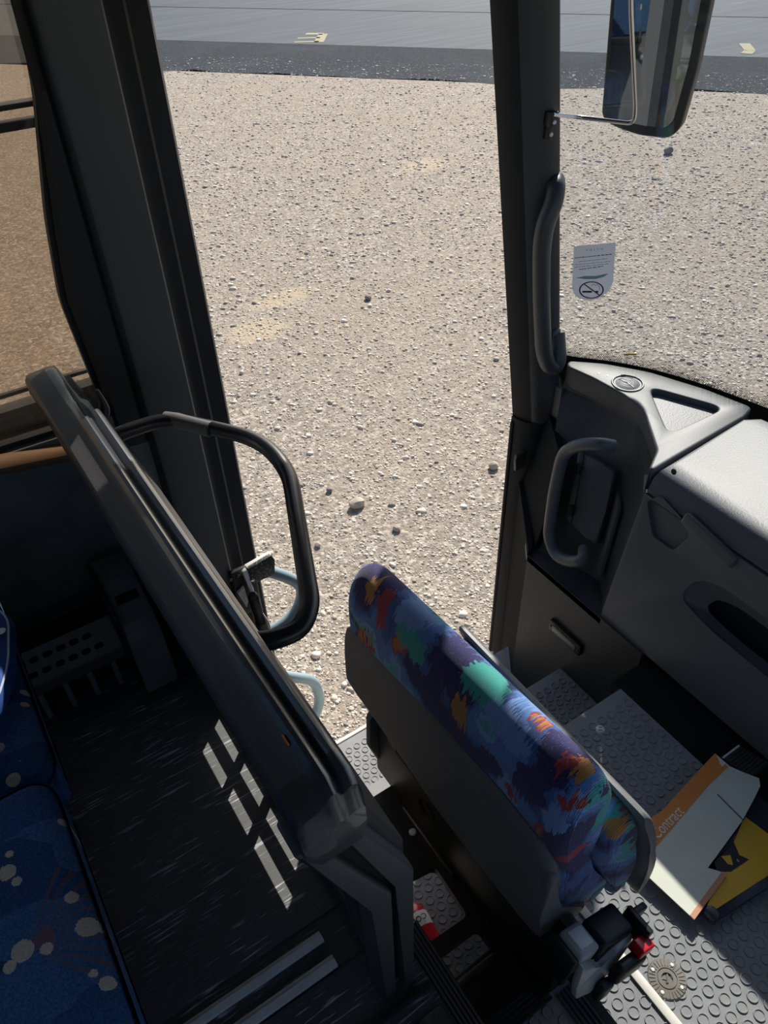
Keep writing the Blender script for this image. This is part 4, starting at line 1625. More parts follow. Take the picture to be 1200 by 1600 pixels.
tube(bm, [(cupc.x - 0.006 + 0.0035 * math.sin(k * math.pi / 8), cupc.y - 0.028 + 0.007 * k, DT + 0.0085) for k in range(9)], 0.0016, 6)
obj('finger_lip', bm, 'dash', cv)
for q in ((936, 584), (949, 587)):
    bm = BM()
    c = PZ(*q, DT + 0.006)
    lathe(bm, [(0, 0.001), (0.003, 0.001), (0.004, 0.0)], Matrix.Translation((c.x, c.y, DT + 0.0058)), 10)
    obj('plug', bm, 'black' if q[0] < 940 else 'white', dash)
# lip hanging below the corner top and the pocket walls
rimT = [(1.482, 1.345), (1.496, 1.25), (1.499, 1.14), (1.488, 1.072), (1.466, 1.030), (1.377, 0.914), (1.300, 0.874)]
rimL = [(1.462, 1.338), (1.482, 1.25), (1.487, 1.12), (1.476, 1.080), (1.452, 1.045), (1.362, 0.932), (1.283, 0.866)]
bm = BM()
a = [bm.verts.new((x, y, DT - 0.004)) for x, y in rimT]
b = [bm.verts.new((x - 0.008, y - 0.004, DT - 0.03)) for x, y in rimT]
c = [bm.verts.new((x, y, 0.185)) for x, y in rimL]
d = [bm.verts.new((x + 0.03, y + 0.02, 0.185)) for x, y in rimL]
for r0, r1 in ((a, b), (b, c), (c, d)):
    for k in range(len(r0) - 1):
        bm.faces.new((r0[k], r0[k + 1], r1[k + 1], r1[k]))
bmesh.ops.solidify(bm, geom=bm.faces[:], thickness=-0.004)
obj('top_lip', bm, 'dash', dash)
# pocket: back wall, side wall with compartment door, ledge
pb = [((1.470, 1.345), (1.240, 1.150)), ((1.490, 1.25), (1.262, 1.10)), ((1.494, 1.10), (1.300, 0.98)), ((1.455, 1.035), (1.302, 0.945)), ((1.368, 0.925), (1.262, 0.895)), ((1.286, 0.860), (1.214, 0.853))]
bm = BM()
NZ = 6
grid = []
for (tx, ty), (lx, ly) in pb:
    grid.append([bm.verts.new((lx + (tx - lx) * k / NZ, ly + (ty - ly) * k / NZ, -0.20 + 0.385 * k / NZ)) for k in range(NZ + 1)])
for a, b in zip(grid, grid[1:]):
    for k in range(NZ):
        bm.faces.new((a[k], b[k], b[k + 1], a[k + 1]))
bmesh.ops.solidify(bm, geom=bm.faces[:], thickness=0.006)
obj('pocket_wall', bm, 'dash', dash)
bm = BM()
prism(bm, [(1.205, 1.145, -0.20), (1.205, 0.845, -0.20), (1.30, 0.86, -0.20), (1.34, 1.0, -0.20), (1.30, 1.25, -0.20), (1.24, 1.19, -0.20)], (0, 0, -0.02))
obj('pocket_ledge', bm, 'dashdark', dash)
bm = BM()
prism(bm, [(1.452, 1.330, -0.20), (1.50, 1.335, -0.20), (1.545, 1.40, -0.20), (1.46, 1.40, -0.20)], (0, 0, 0.385))
obj('pocket_post', bm, 'dash', dash)
# compartment door on the side wall, with lock
pw0, pw1 = Vector((1.302, 0.945, -0.20)), Vector((1.214, 0.853, -0.20))
qw0, qw1 = Vector((1.455, 1.035, 0.185)), Vector((1.286, 0.860, 0.185))


def pw(s, t_):
    return (pw0.lerp(pw1, s)).lerp(qw0.lerp(qw1, s), t_)


nrm = (pw(0.5, 0.6) - pw(0.4, 0.5)).cross(pw(0.5, 0.5) - pw(0.5, 0.4)).normalized()
if nrm.dot(Vector(EYE) - pw(0.5, 0.5)) < 0:
    nrm = -nrm
q = [P(964, 735, pw(0.5, 0.5), nrm), P(972, 760, pw(0.5, 0.5), nrm), P(974, 795, pw(0.5, 0.5), nrm), P(944, 902, pw(0.5, 0.5), nrm), P(932, 858, pw(0.5, 0.5), nrm)]
bm = BM()
prism(bm, [p + nrm * 0.004 for p in q], nrm * 0.012, 0.002)
cd = obj('compartment_door', bm, 'dash', dash)
kc = P(950, 826, pw(0.5, 0.5), nrm) + nrm * 0.016
bm = BM()
lathe(bm, [(0.0, 0.006), (0.004, 0.006), (0.0045, 0.003), (0.0075, 0.003), (0.009, 0.0)], frame(kc, nrm.orthogonal(), nrm.cross(nrm.orthogonal())), 16)
obj('lock', bm, 'chrome', cd)
# box with a hinged door inside the pocket
bwA, bwB, bwC = Vector((1.494, 1.10, 0.185)), Vector((1.300, 0.98, -0.20)), Vector((1.262, 1.10, -0.20))
nb = (bwA - bwB).cross(bwC - bwB).normalized()
if nb.dot(Vector(EYE) - bwB) < 0:
    nb = -nb
bo = bwB + nb * 0.008
bx = [P(*q, bo + nb * 0.03, nb) for q in ((911, 709), (940, 724), (962, 738), (946, 800), (932, 852), (914, 840), (898, 826), (890, 812))]
bm = BM()
prism(bm, bx, nb * -0.05, 0.006, 3)
obj('pocket_box', bm, 'dash', dash)
bm = BM()
fp = [P(*q, bo + nb * 0.031, nb) for q in ((905, 706), (914, 708), (893, 818), (886, 812))]
prism(bm, fp, nb * 0.006, 0.002)
fl_ = obj('hinged_flap', bm, 'dashdark', dash)
for q in ((905, 730), (894, 795)):
    bm = BM()
    c = P(*q, bo + nb * 0.034, nb)
    tube(bm, [c + Vector((-0.004, -0.003, 0.014)), c + Vector((-0.008, -0.006, -0.014))], 0.009, 10)
    obj('hinge', bm, 'black', fl_)
# grab handle in the pocket
hp_ = [PX(958, 697, 1.345), PX(940, 694, 1.315), PX(908, 694, 1.30), PX(880, 706, 1.295), PX(866, 770, 1.27), PX(857, 838, 1.245), PX(868, 868, 1.235), PX(890, 878, 1.235), PX(912, 876, 1.24), PX(913, 858, 1.275)]
bm = BM()
tube(bm, fillet(hp_, 0.035, 5), 0.0175, 16)
obj('grab_handle', bm, 'dash', dash)
# main face, leaning, with slot, label recess and pull
fo = Vector((1.25, 0.0, 0.0))
fn = Vector((1, 0, -0.175)).normalized()
fm = frame(fo, (0, -1, 0), (0.175, 0, 1))     # local x -> -Y, local y -> up the face, z -> out (-X)


def F2(px, py):
    p = P(px, py, fo, fn)
    l = fm.inverted() @ p
    return (l.x, l.y)


face_out = [F2(1003, 748), (0.95, F2(1003, 748)[1]), (0.95, -0.115), (-0.30, -0.135), F2(985, 990), F2(942, 962)]
face_out = [(-0.860, 0.196), (0.95, 0.196), (0.95, -0.203), (-0.853, -0.203)]
slot = roundpoly([(-0.680, 0.010), (-0.658, 0.085), (-0.60, 0.110), (-0.44, 0.110), (-0.20, 0.10), (-0.20, -0.02), (-0.44, -0.018), (-0.58, -0.012)], 0.035, 5)
rec = roundpoly([F2(1010, 783), F2(1019, 838), F2(1053, 862), F2(1064, 852), F2(1080, 838), F2(1065, 808), F2(1033, 774)], 0.012, 4)
plate('console_face', face_out, [slot, rec], 0.012, fm @ Matrix.Translation((0, 0, -0.012)), 'dash', dash, bevel=0.002)
bm = BM()
prism(bm, [fm @ Vector((x, y, -0.009)) for x, y in rec], fm.to_3x3() @ Vector((0, 0, -0.006)))
obj('label_recess', bm, 'dash', dash)
pl_ = [F2(1070, 818), F2(1140, 884), F2(1149, 862), F2(1083, 806)]
cxy = Vector((sum(p[0] for p in pl_) / 4, sum(p[1] for p in pl_) / 4))
ax_ = (Vector(pl_[1]) - Vector(pl_[0])).normalized()
pm = fm @ Matrix.Translation((cxy.x, cxy.y, 0)) @ Matrix.Rotation(math.atan2(ax_.y, ax_.x), 4, 'Z')
bm = BM()
hl = (Vector(pl_[1]) - Vector(pl_[0])).length / 2 + 0.008
box(bm, -hl, hl, -0.017, 0.017, -0.004, 0.013, 0.007, 4, pm)
obj('pull', bm, 'dash', dash)
# slot lining: dished surround and dark bin
ins = roundpoly([(-0.622, 0.004), (-0.605, 0.052), (-0.56, 0.068), (-0.20, 0.060), (-0.20, -0.002), (-0.50, -0.002)], 0.02, 4)
bm = BM()
so = [fm @ Vector((x, y, -0.002)) for x, y in slot]
si = []
cxs = sum(p[0] for p in slot) / len(slot)
for x, y in slot:
    si.append(fm @ Vector((-0.20 + (x + 0.20) * 0.885, 0.028 + (y - 0.045) * 0.60, -0.030)))
sd_ = [p + (fm.to_3x3() @ Vector((0, 0, -0.10))) for p in si]
loft(bm, [so, si], caps=False)
obj('slot_surround', bm, 'dash', dash)
bm = BM()
loft(bm, [si, sd_], caps=False)
bm.faces.new([bm.verts.new(p) for p in sd_])
obj('slot_bin', bm, 'void', dash)
# side return at the stair corner, underside and inner body
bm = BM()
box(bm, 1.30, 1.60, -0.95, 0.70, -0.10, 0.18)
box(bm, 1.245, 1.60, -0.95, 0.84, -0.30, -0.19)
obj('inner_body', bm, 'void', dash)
# big lid
lidp = [(1.288, 0.862), (1.345, 0.866), (1.652, 0.884), (1.690, 0.86), (1.735, 0.55), (1.745, 0.0), (1.74, -0.6), (1.62, -0.95), (1.30, -0.95)]
bm = BM()
prof_l = [(0, 0.198, 0.0), (0, 0.206, 0.004), (1, 0.236, 0.010), (1, 0.252, 0.022), (1, 0.260, 0.040), (1, 0.264, 0.07)]
rings = []
for _, z, inset in prof_l:
    cx_, cy_ = 1.52, 0.0
    ring = []
    for x, y in lidp:
        ring.append((x + (inset if x < 1.40 else (-inset * 0.3)), y + (-inset * 0.25 if y > 0.5 else 0), z))
    rings.append(ring)
loft(bm, rings)
obj('lid', bm, 'dashlid', dash)
bm = BM()
c = Vector((1.2955, PX(1053, 737, 1.296).y, PX(1053, 737, 1.296).z))
lathe(bm, [(0.0, 0.002), (0.006, 0.002), (0.0075, 0.0)], frame(c, (0, -1, 0), (0.2, 0, 1)), 14)
obj('lid_latch', bm, 'black', dash)
# strip between console top and glass
bm = BM()
lowr = [(1.476, 1.362), (1.560, 1.292), (1.630, 1.188), (1.684, 1.035), (1.712, 0.90), (1.745, 0.55), (1.755, 0.0)]
outr = [(1.512, 1.378), (1.59, 1.285), (1.66, 1.165), (1.712, 1.01), (1.752, 0.80), (1.783, 0.55), (1.80, 0.0)]
va = [bm.verts.new((x, y, 0.236)) for x, y in lowr]
vb = [bm.verts.new((x - 0.004, y, 0.225)) for x, y in outr]
for k in range(len(va) - 1):
    bm.faces.new((va[k], va[k + 1], vb[k + 1], vb[k]))
bmesh.ops.solidify(bm, geom=bm.faces[:], thickness=0.01)
obj('gasket', bm, 'rubber', dash)

# body below the glass outside (front corner panel)
bm = BM()
pts_o = [(1.56, 1.46), (1.60, 1.36), (1.69, 1.19), (1.745, 1.0), (1.785, 0.8), (1.82, 0.5), (1.83, -0.1), (1.82, -0.7), (1.66, -1.2)]
va = [bm.verts.new((x, y, 0.20)) for x, y in pts_o]
vb = [bm.verts.new((x, y, -1.1)) for x, y in pts_o]
for k in range(len(va) - 1):
    bm.faces.new((va[k], va[k + 1], vb[k + 1], vb[k]))
bmesh.ops.solidify(bm, geom=bm.faces[:], thickness=0.02)
struct('front_bodywork', bm, 'bodyside')

# stair side wall: chequered panel and dark return to the jamb
bm = BM()
box(bm, 1.205, 1.225, 0.70, 1.142, -1.1, -0.199)
struct('wall_stair_front', bm, 'check')
bm = BM()
prism(bm, [(1.206, 1.143, -1.1), (1.225, 1.143, -1.1), (1.43, 1.40, -1.1), (1.40, 1.41, -1.1)], (0, 0, 0.92))
struct('wall_stair_return', bm, 'flatblack')
bm = BM()
prism(bm, [(1.24, 1.15, -0.2), (1.40, 1.41, -0.2), (1.46, 1.40, -0.2), (1.30, 1.15, -0.2)], (0, 0, 0.01))
prism(bm, [(1.235, 1.148, -0.20), (1.405, 1.40, -0.20), (1.415, 1.395, -0.20), (1.25, 1.14, -0.20)], (0.07, 0.0, 0.28))
struct('wall_corner', bm, 'flatblack')  # corner wall between the console pocket and the door jamb
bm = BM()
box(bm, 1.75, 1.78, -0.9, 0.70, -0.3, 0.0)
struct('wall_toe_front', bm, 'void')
# step light on the panel
slight = thing('step_light', 'small oblong step light in black frame on the chequered stair wall', 'light', (1.20, 0.95, -0.38))
lo_ = [PX(863, 969, 1.2), PX(908, 1008, 1.2), PX(905, 1022, 1.2), PX(864, 985, 1.2)]
zc = sum(p.z for p in lo_) / 4
ym0, ym1 = min(p.y for p in lo_), max(p.y for p in lo_)
bm = BM()
box(bm, 1.193, 1.206, ym0 - 0.004, ym1 + 0.004, zc - 0.022, zc + 0.022, 0.003)
obj('light_frame', bm, 'black', slight)
bm = BM()
box(bm, 1.190, 1.195, ym0 + 0.012, ym1 - 0.012, zc - 0.013, zc + 0.013, 0.002)
obj('lens', bm, 'amber', slight)
for y in (ym0 + 0.004, ym1 - 0.004):
    bm = BM()
    lathe(bm, [(0, 0.002), (0.0025, 0.002), (0.003, 0)], frame((1.1925, y, zc), (0, -1, 0), (0, 0, 1)), 8)
    obj('screw', bm, 'gunmetal', slight)

# ------------------------------------------------------------------ fittings on the front pillar
gh = thing('pillar_handle', 'long dark moulded grab handle on the front door pillar', 'handle', (1.41, 1.37, 0.45))
ys = 1.335
hpts = [PY(868, 283, 1.37), PY(869, 292, 1.345), PY(866, 315, ys), PY(851, 352, ys), PY(846, 390, ys), PY(846, 470, ys), PY(849, 550, ys), PY(857, 572, ys), PY(868, 574, ys), PY(873, 560, ys), PY(870, 520, 1.365)]
bm = BM()
tube(bm, fillet(hpts, 0.04, 5), 0.0225, 18)
obj('grip', bm, 'dashdark', gh)
bm = BM()
c = PY(868, 545, 1.352)
box(bm, c.x - 0.012, c.x + 0.014, 1.350, 1.368, c.z - 0.05, c.z + 0.06, 0.008, 3)
obj('end_cover', bm, 'dash', gh)
lb = thing('door_catch', 'small black metal door catch plate on the lower door pillar', 'catch', (1.40, 1.41, -0.09))
bm = BM()
cq = [PY(806, 722, 1.395), PY(808, 712, 1.395), PY(836, 697, 1.395), PY(846, 700, 1.395), PY(843, 708, 1.395), PY(834, 722, 1.395), PY(806, 737, 1.395)]
prism(bm, cq, (0, 0.012, 0), 0.003)
obj('catch_plate', bm, 'dashdark', lb)
bm = BM()
lathe(bm, [(0, 0.004), (0.006, 0.003), (0.008, 0)], frame(PY(839, 703, 1.394), (1, 0, 0), (0, 0, 1)), 12)
obj('screw', bm, 'edge', lb)
# thin chrome rod with bracket
rod = thing('blind_rod', 'thin bright metal rod bent upward from a bracket on the front pillar', 'rod', (1.31, 1.35, 0.93))
yr = 1.345
r0, r1 = PY(864, 179, yr), PY(902, 183, yr)
wall_pt = Vector((1.405, 1.345, 0.9))
pn = Vector((0.62, 0.75, 0.0))
qa = P(990, 193, (1.43, 1.24, 0.9), pn)
qb = P(993, 170, (1.43, 1.24, 0.9), pn)
qc = P(986, 20, (1.43, 1.24, 0.9), pn)
qd = P(984, -150, (1.43, 1.24, 0.9), pn)
bm = BM()
tube(bm, fillet([r0, r1, qa, qb, qc, qd], 0.02, 5), 0.0046, 12)
obj('rod', bm, 'chrome', rod)
bm = BM()
c1 = PY(864, 186, 1.35)
box(bm, c1.x - 0.012, c1.x + 0.010, 1.342, 1.368, c1.z - 0.016, c1.z + 0.016, 0.003)
c2 = PY(860, 205, 1.355)
box(bm, c2.x - 0.009, c2.x + 0.007, 1.352, 1.370, c2.z - 0.018, c2.z + 0.014, 0.003)
br = obj('bracket', bm, 'black', rod)
for q, y in (((866, 191), 1.3415), ((861, 210), 1.3515)):
    bm = BM()
    lathe(bm, [(0, 0.003), (0.004, 0.003), (0.005, 0)], frame(PY(*q, y), (1, 0, 0), (0, 0, 1)), 12)
    obj('screw', bm, 'alu', br)

# windscreen sticker (no smoking) and maker's stamp
stk = thing('window_sticker', 'silver no-smoking sticker with black lettering on the windscreen', 'sticker', (1.50, 1.27, 0.5))
def ws_hit(px, py):
    best = None
    r = ray(px, py)
    for k in range(2000):
        t_ = 1.4 + k * 0.0007
        s = EYE + t_ * r / np.linalg.norm(r)
        row = wsdense(float(s[2]), 3)
        # in front of the polyline?
        for a, b in zip(row, row[1:]):
            if b.y <= s[1] <= a.y:
                f = (a.y - s[1]) / max(1e-9, a.y - b.y)
                xg = a.x + (b.x - a.x) * f
                if s[0] >= xg:
                    return Vector(s)
                break
    return Vector(s)


TL, TR, BL, BR = ws_hit(896, 385), ws_hit(962, 379), ws_hit(894, 462), ws_hit(953, 462)
ex = ((TR - TL) + (BR - BL)).normalized()
ey = ((TL - BL) + (TR - BR)).normalized()
sm = frame((TL + TR + BL + BR) / 4, ex, ey)
sm = sm @ Matrix.Translation((0, 0, 0.006))
inv = sm.inverted()


def S2(px, py):
    p = P(px, py, sm.translation, sm.to_3x3() @ Vector((0, 0, 1)))
    l = inv @ p
    return (l.x, l.y)


ol = [S2(896, 385), S2(962, 379), S2(958, 440), S2(952, 454), S2(938, 465), S2(922, 470), S2(906, 467), S2(897, 460), S2(894, 448)]
plate('film', roundpoly(ol, 0.004, 3), [], 0.0004, sm, 'sticker', stk)
c = S2(929, 390)
sl_ang = math.atan2(S2(955, 387)[1] - S2(905, 391)[1], S2(955, 387)[0] - S2(905, 391)[0])
rm = Matrix.Rotation(sl_ang, 4, 'Z')
sh = sm @ Matrix.Translation((0, 0, 0.0006))
wid = (Vector(S2(944, 388)) - Vector(S2(913, 391))).length
text('lettering', 'V  O  L  V  O', wid * 0.155, sh @ Matrix.Translation((c[0], c[1], 0)) @ rm, 'ink', stk, 0.0001)
for k, (x0, x1, y) in enumerate(((898, 956, 403), (904, 951, 409), (899, 955, 413.5), (898, 950, 417.5), (905, 944, 421))):
    a_, b_ = Vector(S2(x0, y)), Vector(S2(x1, y - 5.5 if k else y - 6))
    d_ = (b_ - a_).normalized()
    n_ = Vector((-d_.y, d_.x))
    bm = BM()
    s = 0.0
    LL = (b_ - a_).length
    hgt = 0.0021 if k in (0, 4) else 0.0010
    while s < LL - 0.002:
        w = random.uniform(0.003, 0.011)
        w = min(w, LL - s)
        pts = [a_ + d_ * s - n_ * hgt / 2, a_ + d_ * (s + w) - n_ * hgt / 2, a_ + d_ * (s + w) + n_ * hgt / 2, a_ + d_ * s + n_ * hgt / 2]
        prism(bm, [sh @ Vector((p.x, p.y, 0)) for p in pts], sh.to_3x3() @ Vector((0, 0, 0.0002)))
        s += w + random.uniform(0.0012, 0.0025)
    obj('text_line', bm, 'ink', stk, False)
bm = BM()
prism(bm, [sh @ Vector((*S2(a, b), 0)) for a, b in ((900, 434), (914, 431), (930, 431), (951, 427), (944, 432), (930, 436), (916, 436))], sh.to_3x3() @ Vector((0, 0, 0.0002)))
obj('blue_flash', bm, 'stickerblue', stk, False)
cc = Vector(S2(924, 453))
ra = (Vector(S2(944, 452)) - Vector(S2(905, 453))).length / 2
rb = (Vector(S2(924, 440)) - Vector(S2(924, 467))).length / 2
plate('prohibition_ring', [(cc.x + ra * math.cos(k * math.pi / 18), cc.y + rb * math.sin(k * math.pi / 18)) for k in range(36)],
      [[(cc.x + ra * .88 * math.cos(k * math.pi / 18), cc.y + rb * .88 * math.sin(k * math.pi / 18)) for k in range(36)]], 0.0003, sh, 'stickerred', stk)
bm = BM()
a_, b_ = Vector(S2(912, 443)), Vector(S2(937, 461))
n_ = Vector((-(b_ - a_).y, (b_ - a_).x)).normalized() * 0.0016
prism(bm, [sh @ Vector((p.x, p.y, 0.0003)) for p in (a_ - n_, b_ - n_, b_ + n_, a_ + n_)], sh.to_3x3() @ Vector((0, 0, 0.0003)))
obj('slash', bm, 'stickerred', stk, False)
bm = BM()
for (x0, x1) in ((910, 925), (930, 935)):
    prism(bm, [sh @ Vector((*S2(x, y), 0)) for x, y in ((x0, 457), (x1, 457), (x1, 454.3), (x0, 454.3))], sh.to_3x3() @ Vector((0, 0, 0.0003)))
obj('cigarette', bm, 'ink', stk, False)
bm = BM()
sp3 = [sh @ Vector((*S2(a, b), 0.0003)) for a, b in ((924, 446), (928, 443), (932, 447), (933, 443), (937, 449), (937, 453))]
tube(bm, fillet(sp3, 0.004, 3), 0.0006, 5)
obj('smoke', bm, 'gunmetal', stk)
stp = thing('glass_stamp', 'tiny printed approval stamp with yellow bar low on the windscreen', 'stamp', (1.56, 1.25, 0.28))
g0 = ws_hit(985, 545)
gm = frame(g0, ex, ey) @ Matrix.Translation((0, 0, 0.005))
for k in range(4):
    bm = BM()
    x = -0.017
    while x < 0.015:
        w = random.uniform(0.002, 0.006)
        box(bm, x, min(x + w, 0.017), 0.012 - k * 0.005, 0.0138 - k * 0.005, 0, 0.0003, 0, 1, gm)
        x += w + 0.0012
    obj('print_line', bm, 'gunmetal', stp, False)
bm = BM()
box(bm, -0.017, 0.017, -0.018, -0.012, 0, 0.0003, 0, 1, gm)
obj('yellow_bar', bm, 'yellow', stp, False)

# ------------------------------------------------------------------ outside mirror
mir = thing('wing_mirror', 'large dark-framed outside mirror hanging beyond the windscreen', 'mirror', (1.93, 1.62, 0.8))
mn = Vector((-0.884, -0.467, 0.0)).normalized()
mo = Vector((1.93, 1.62, 0.9))
mm = frame(mo, Vector((0.467, -0.884, 0)), Vector((0, 0, 1)))   # x to the right in the picture, z = towards the coach


def M2(px, py):
    l = mm.inverted() @ P(px, py, mo, mn)
    return (l.x, l.y)


hs = [M2(943, 182), M2(962, 195), M2(1000, 208), M2(1044, 213), M2(1060, 200), M2(1085, 112), M2(1108, 0)]
xt = M2(960, 0)[0]
hs += [(hs[-1][0] + 0.0, 0.62), (xt - 0.005, 0.62), (xt - 0.005, 0.18)]
gs = [M2(947, 178), M2(975, 188), M2(1005, 195), M2(1040, 199), M2(1053, 188), M2(1077, 100), M2(1096, 0)]
gs += [(gs[-1][0], 0.60), (xt + 0.004, 0.60), (xt + 0.002, 0.18)]
plate('mirror_housing', roundpoly(hs, 0.02, 4), [], 0.05, mm @ Matrix.Translation((0, 0, -0.052)), 'black', mir, bevel=0.006)
plate('mirror_glass', roundpoly(gs, 0.014, 4), [], 0.003, mm @ Matrix.Translation((0, 0, 0.0045)), 'mirror', mir)
bm = BM()
tube(bm, fillet([mm @ Vector((0.02, 0.55, -0.04)), mm @ Vector((0.0, 0.78, -0.08)), Vector((1.75, 1.3, 1.95)), Vector((1.5, 1.0, 2.03))], 0.1, 6), 0.022, 14)
obj('mirror_arm', bm, 'black', mir)

# ------------------------------------------------------------------ board and yellow sign on the cab floor
brd = thing('contract_board', 'torn pale board with orange band reading School Contract, lying by the folded seat', 'board', (0.95, 0.30, T2))
# board plane: near-bottom edge on the floor, far edge propped up
b0, b1 = PZ(1085, 1437, T2 + 0.024), PZ(1183, 1212, T2 + 0.036)
b2 = PZ(1118, 1180, T2 + 0.036)
bn = (b1 - b0).cross(b2 - b0).normalized()
if bn.z < 0:
    bn = -bn
bd = frame(b0, PZ(1118, 1180, T2 + 0.07) - PZ(997, 1340, T2 + 0.05), Vector((0.1, 1, 0)))


def B3(px, py, h=0.0):
    return P(px, py, b0 + bn * h, bn)


out = [(1085, 1437), (1138, 1365), (1106, 1356), (1160, 1280), (1178, 1248), (1188, 1215), (1186, 1215), (1140, 1197), (1118, 1177), (1032, 1267), (1018, 1276), (990, 1350), (997, 1357)]
out = [(1085, 1437), (1137, 1365), (1106, 1356), (1160, 1282), (1180, 1245), (1188, 1228), (1186, 1216), (1160, 1206), (1140, 1197), (1117, 1177), (1078, 1219), (1034, 1267), (1018, 1277), (985, 1330), (994, 1352)]
bm = BM()
prism(bm, [B3(*q) for q in out], bn * -0.0025)
board = obj('board_sheet', bm, 'paper', brd)
bm = BM()
prism(bm, [B3(*q, 0.0003) for q in ((994, 1352), (985, 1330), (1018, 1277), (1034, 1267), (1078, 1219), (1117, 1177), (1121, 1184), (1138, 1198), (1108, 1226), (1016, 1334))], bn * 0.0004)
band = obj('orange_band', bm, 'orange', brd)
bm = BM()
prism(bm, [B3(*q, 0.0003) for q in ((1121, 1181), (1124, 1186), (1134, 1193), (1128, 1198), (1124, 1192))], bn * 0.001)
obj('tape_corner', bm, 'white', brd)
bm = BM()
prism(bm, [B3(*q, 0.0003) for q in ((1085, 1437), (1137, 1365), (1127, 1363), (1078, 1430))], bn * 0.0004)
obj('salmon_stripe', bm, 'paperstripe', brd)
bm = BM()
tube(bm, [B3(1121, 1241, 0.0008), B3(1140, 1260, 0.0008), B3(1161, 1281, 0.0008)], 0.0011, 6)
obj('tear_line', bm, 'ink', brd)
# lettering runs up the band: "School Contract"
tx = (B3(1066, 1259, 0) - B3(1025, 1300, 0)).normalized()
ty = bn.cross(tx)
tend = B3(1064, 1264, 0.0011)
tmx = frame(tend, tx, ty)
cap_h = (B3(1041, 1277) - B3(1049, 1288)).length
to = text('lettering', 'School Contract', 0.0345, tmx, 'letter', brd, 0.0002, 'RIGHT')
to.data.transform(tmx @ Matrix.Diagonal((0.73, 0.98, 1, 1)) @ tmx.inverted())

sgn = thing('yellow_sign', 'yellow sign with black figure in blue-grey frame lying on the cab floor', 'sign', (1.0, 0.22, T2))
zs = T2 + 0.004
so_ = [(1098, 1428), (1105, 1442), (1116, 1443), (1260, 1348), (1320, 1290), (1172, 1238)]
so_ = [PZ(1097, 1424, zs), PZ(1106, 1441, zs), PZ(1118, 1442, zs), PZ(1270, 1345, zs), PZ(1262, 1330, zs), PZ(1172, 1236, zs), PZ(1160, 1250, zs)]
bm = BM()
prism(bm, [p for p in so_], (0, 0, 0.016), 0.003)
obj('sign_frame', bm, 'navy', sgn)
zt = zs + 0.0165
yf = [PZ(1103, 1419, zt), PZ(1120, 1420, zt), PZ(1240, 1342, zt), PZ(1236, 1330, zt), PZ(1165, 1277, zt), PZ(1160, 1284, zt)]
bm = BM()
prism(bm, yf, (0, 0, 0.001))
obj('sign_face', bm, 'yellow', sgn)
zt2 = zt + 0.0012
for poly in ([(1106, 1356), (1115, 1344), (1120, 1360), (1127, 1362), (1136, 1362), (1142, 1362), (1170, 1343), (1155, 1336), (1147, 1317), (1145, 1309), (1140, 1310), (1132, 1325)],):
    bm = BM()
    hole = None
    prism(bm, [PZ(*q, zt2) for q in poly], (0, 0, 0.0006))
    obj('figure', bm, 'ink', sgn)
for poly in ([(1127, 1338), (1141, 1336), (1144, 1346), (1145, 1352), (1137, 1350)], [(1151, 1341), (1156, 1347), (1152, 1346)]):
    bm = BM()
    prism(bm, [PZ(*q, zt2 + 0.0007) for q in poly], (0, 0, 0.0005))
    obj('figure_gap', bm, 'yellow', sgn)
bm = BM()
c = PZ(1112, 1427, zt)
lathe(bm, [(0, 0.004), (0.008, 0.004), (0.013, 0.003), (0.015, 0.0)], Matrix.Translation(c), 24)
obj('suction_cup', bm, 'navy', sgn)

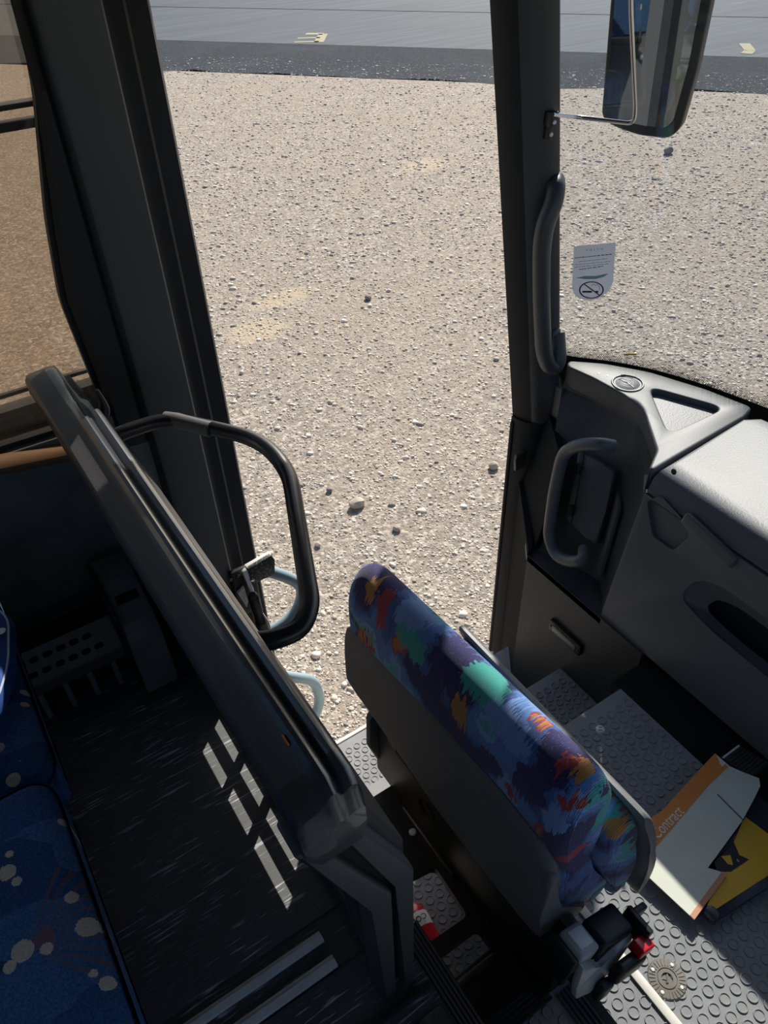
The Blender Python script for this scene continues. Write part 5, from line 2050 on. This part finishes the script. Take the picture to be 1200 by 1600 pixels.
# ribbed metal plate behind the board
rp = thing('ribbed_plate', 'small ribbed metal step plate behind the torn board', 'plate', (1.17, 0.37, T2))
pc = [PZ(1127, 1183, T2 + 0.03), PZ(1152, 1164, T2 + 0.03), PZ(1200, 1192, T2 + 0.03), PZ(1172, 1215, T2 + 0.03)]
bm = BM()
prism(bm, pc, (0, 0, -0.035))
obj('plate_body', bm, 'gunmetal', rp)
for k in range(9):
    s = (k + 0.5) / 9
    a_, b_ = pc[0].lerp(pc[3], s), pc[1].lerp(pc[2], s)
    bm = BM()
    tube(bm, [a_ + Vector((0, 0, 0.001)), b_ + Vector((0, 0, 0.001))], 0.0022, 6)
    obj('plate_rib', bm, 'alu' if k == 0 else 'gunmetal', rp)

# turn-lock floor cover
dr = thing('floor_cover', 'round metal turn-lock cover in the sunlit cab floor', 'cover', (0.683, 0.152, T2))
bm = BM()
c = PZ(1042, 1530, T2)
lathe(bm, [(0, 0.001), (0.010, 0.001), (0.0105, 0.0036), (0.017, 0.0036), (0.0175, 0.002), (0.0185, 0.002), (0.019, 0.0036), (0.034, 0.0034), (0.0365, 0.0)], Matrix.Translation(c), 40)
obj('cover_disc', bm, 'brass', dr)
bm = BM()
box(bm, -0.008, 0.008, -0.0016, 0.0016, 0.0005, 0.004, 0.0006, 1, Matrix.Translation(c) @ Matrix.Rotation(0.7, 4, 'Z'))
obj('turn_key', bm, 'brass', dr)
for k in range(28):
    a = k * 2 * math.pi / 28
    bm = BM()
    box(bm, 0.022, 0.033, -0.0007, 0.0007, 0.003, 0.0044, 0, 1, Matrix.Translation(c) @ Matrix.Rotation(a, 4, 'Z'))
    obj('cover_rib', bm, 'brass', dr)
for k in range(4):
    a = k * math.pi / 2 + 0.4
    bm = BM()
    lathe(bm, [(0, 0.0055), (0.003, 0.005), (0.0038, 0.0034)], Matrix.Translation(c + Vector((0.0275 * math.cos(a), 0.0275 * math.sin(a), 0))), 12)
    obj('screw', bm, 'white', dr)
# buttons on the steps
for (q, z, lab_) in (((938, 1140), T2, 'white slotted floor stud on the shaded landing by the steps'), ((587, 1164), T0, 'white floor stud on the sunlit bottom step')):
    f_ = thing('floor_stud', lab_, 'stud', PZ(*q, z))
    bm = BM()
    c = PZ(*q, z)
    lathe(bm, [(0, 0.004), (0.008, 0.004), (0.0105, 0.002), (0.012, 0.0)], Matrix.Translation(c), 20)
    obj('stud_cap', bm, 'white', f_)
    bm = BM()
    for dx in (-0.004, 0.004):
        box(bm, dx - 0.0009, dx + 0.0009, -0.0045, 0.0045, 0.0035, 0.0044, 0, 1, Matrix.Translation(c) @ Matrix.Rotation(0.8, 4, 'Z'))
    obj('slot', bm, 'edge', f_)
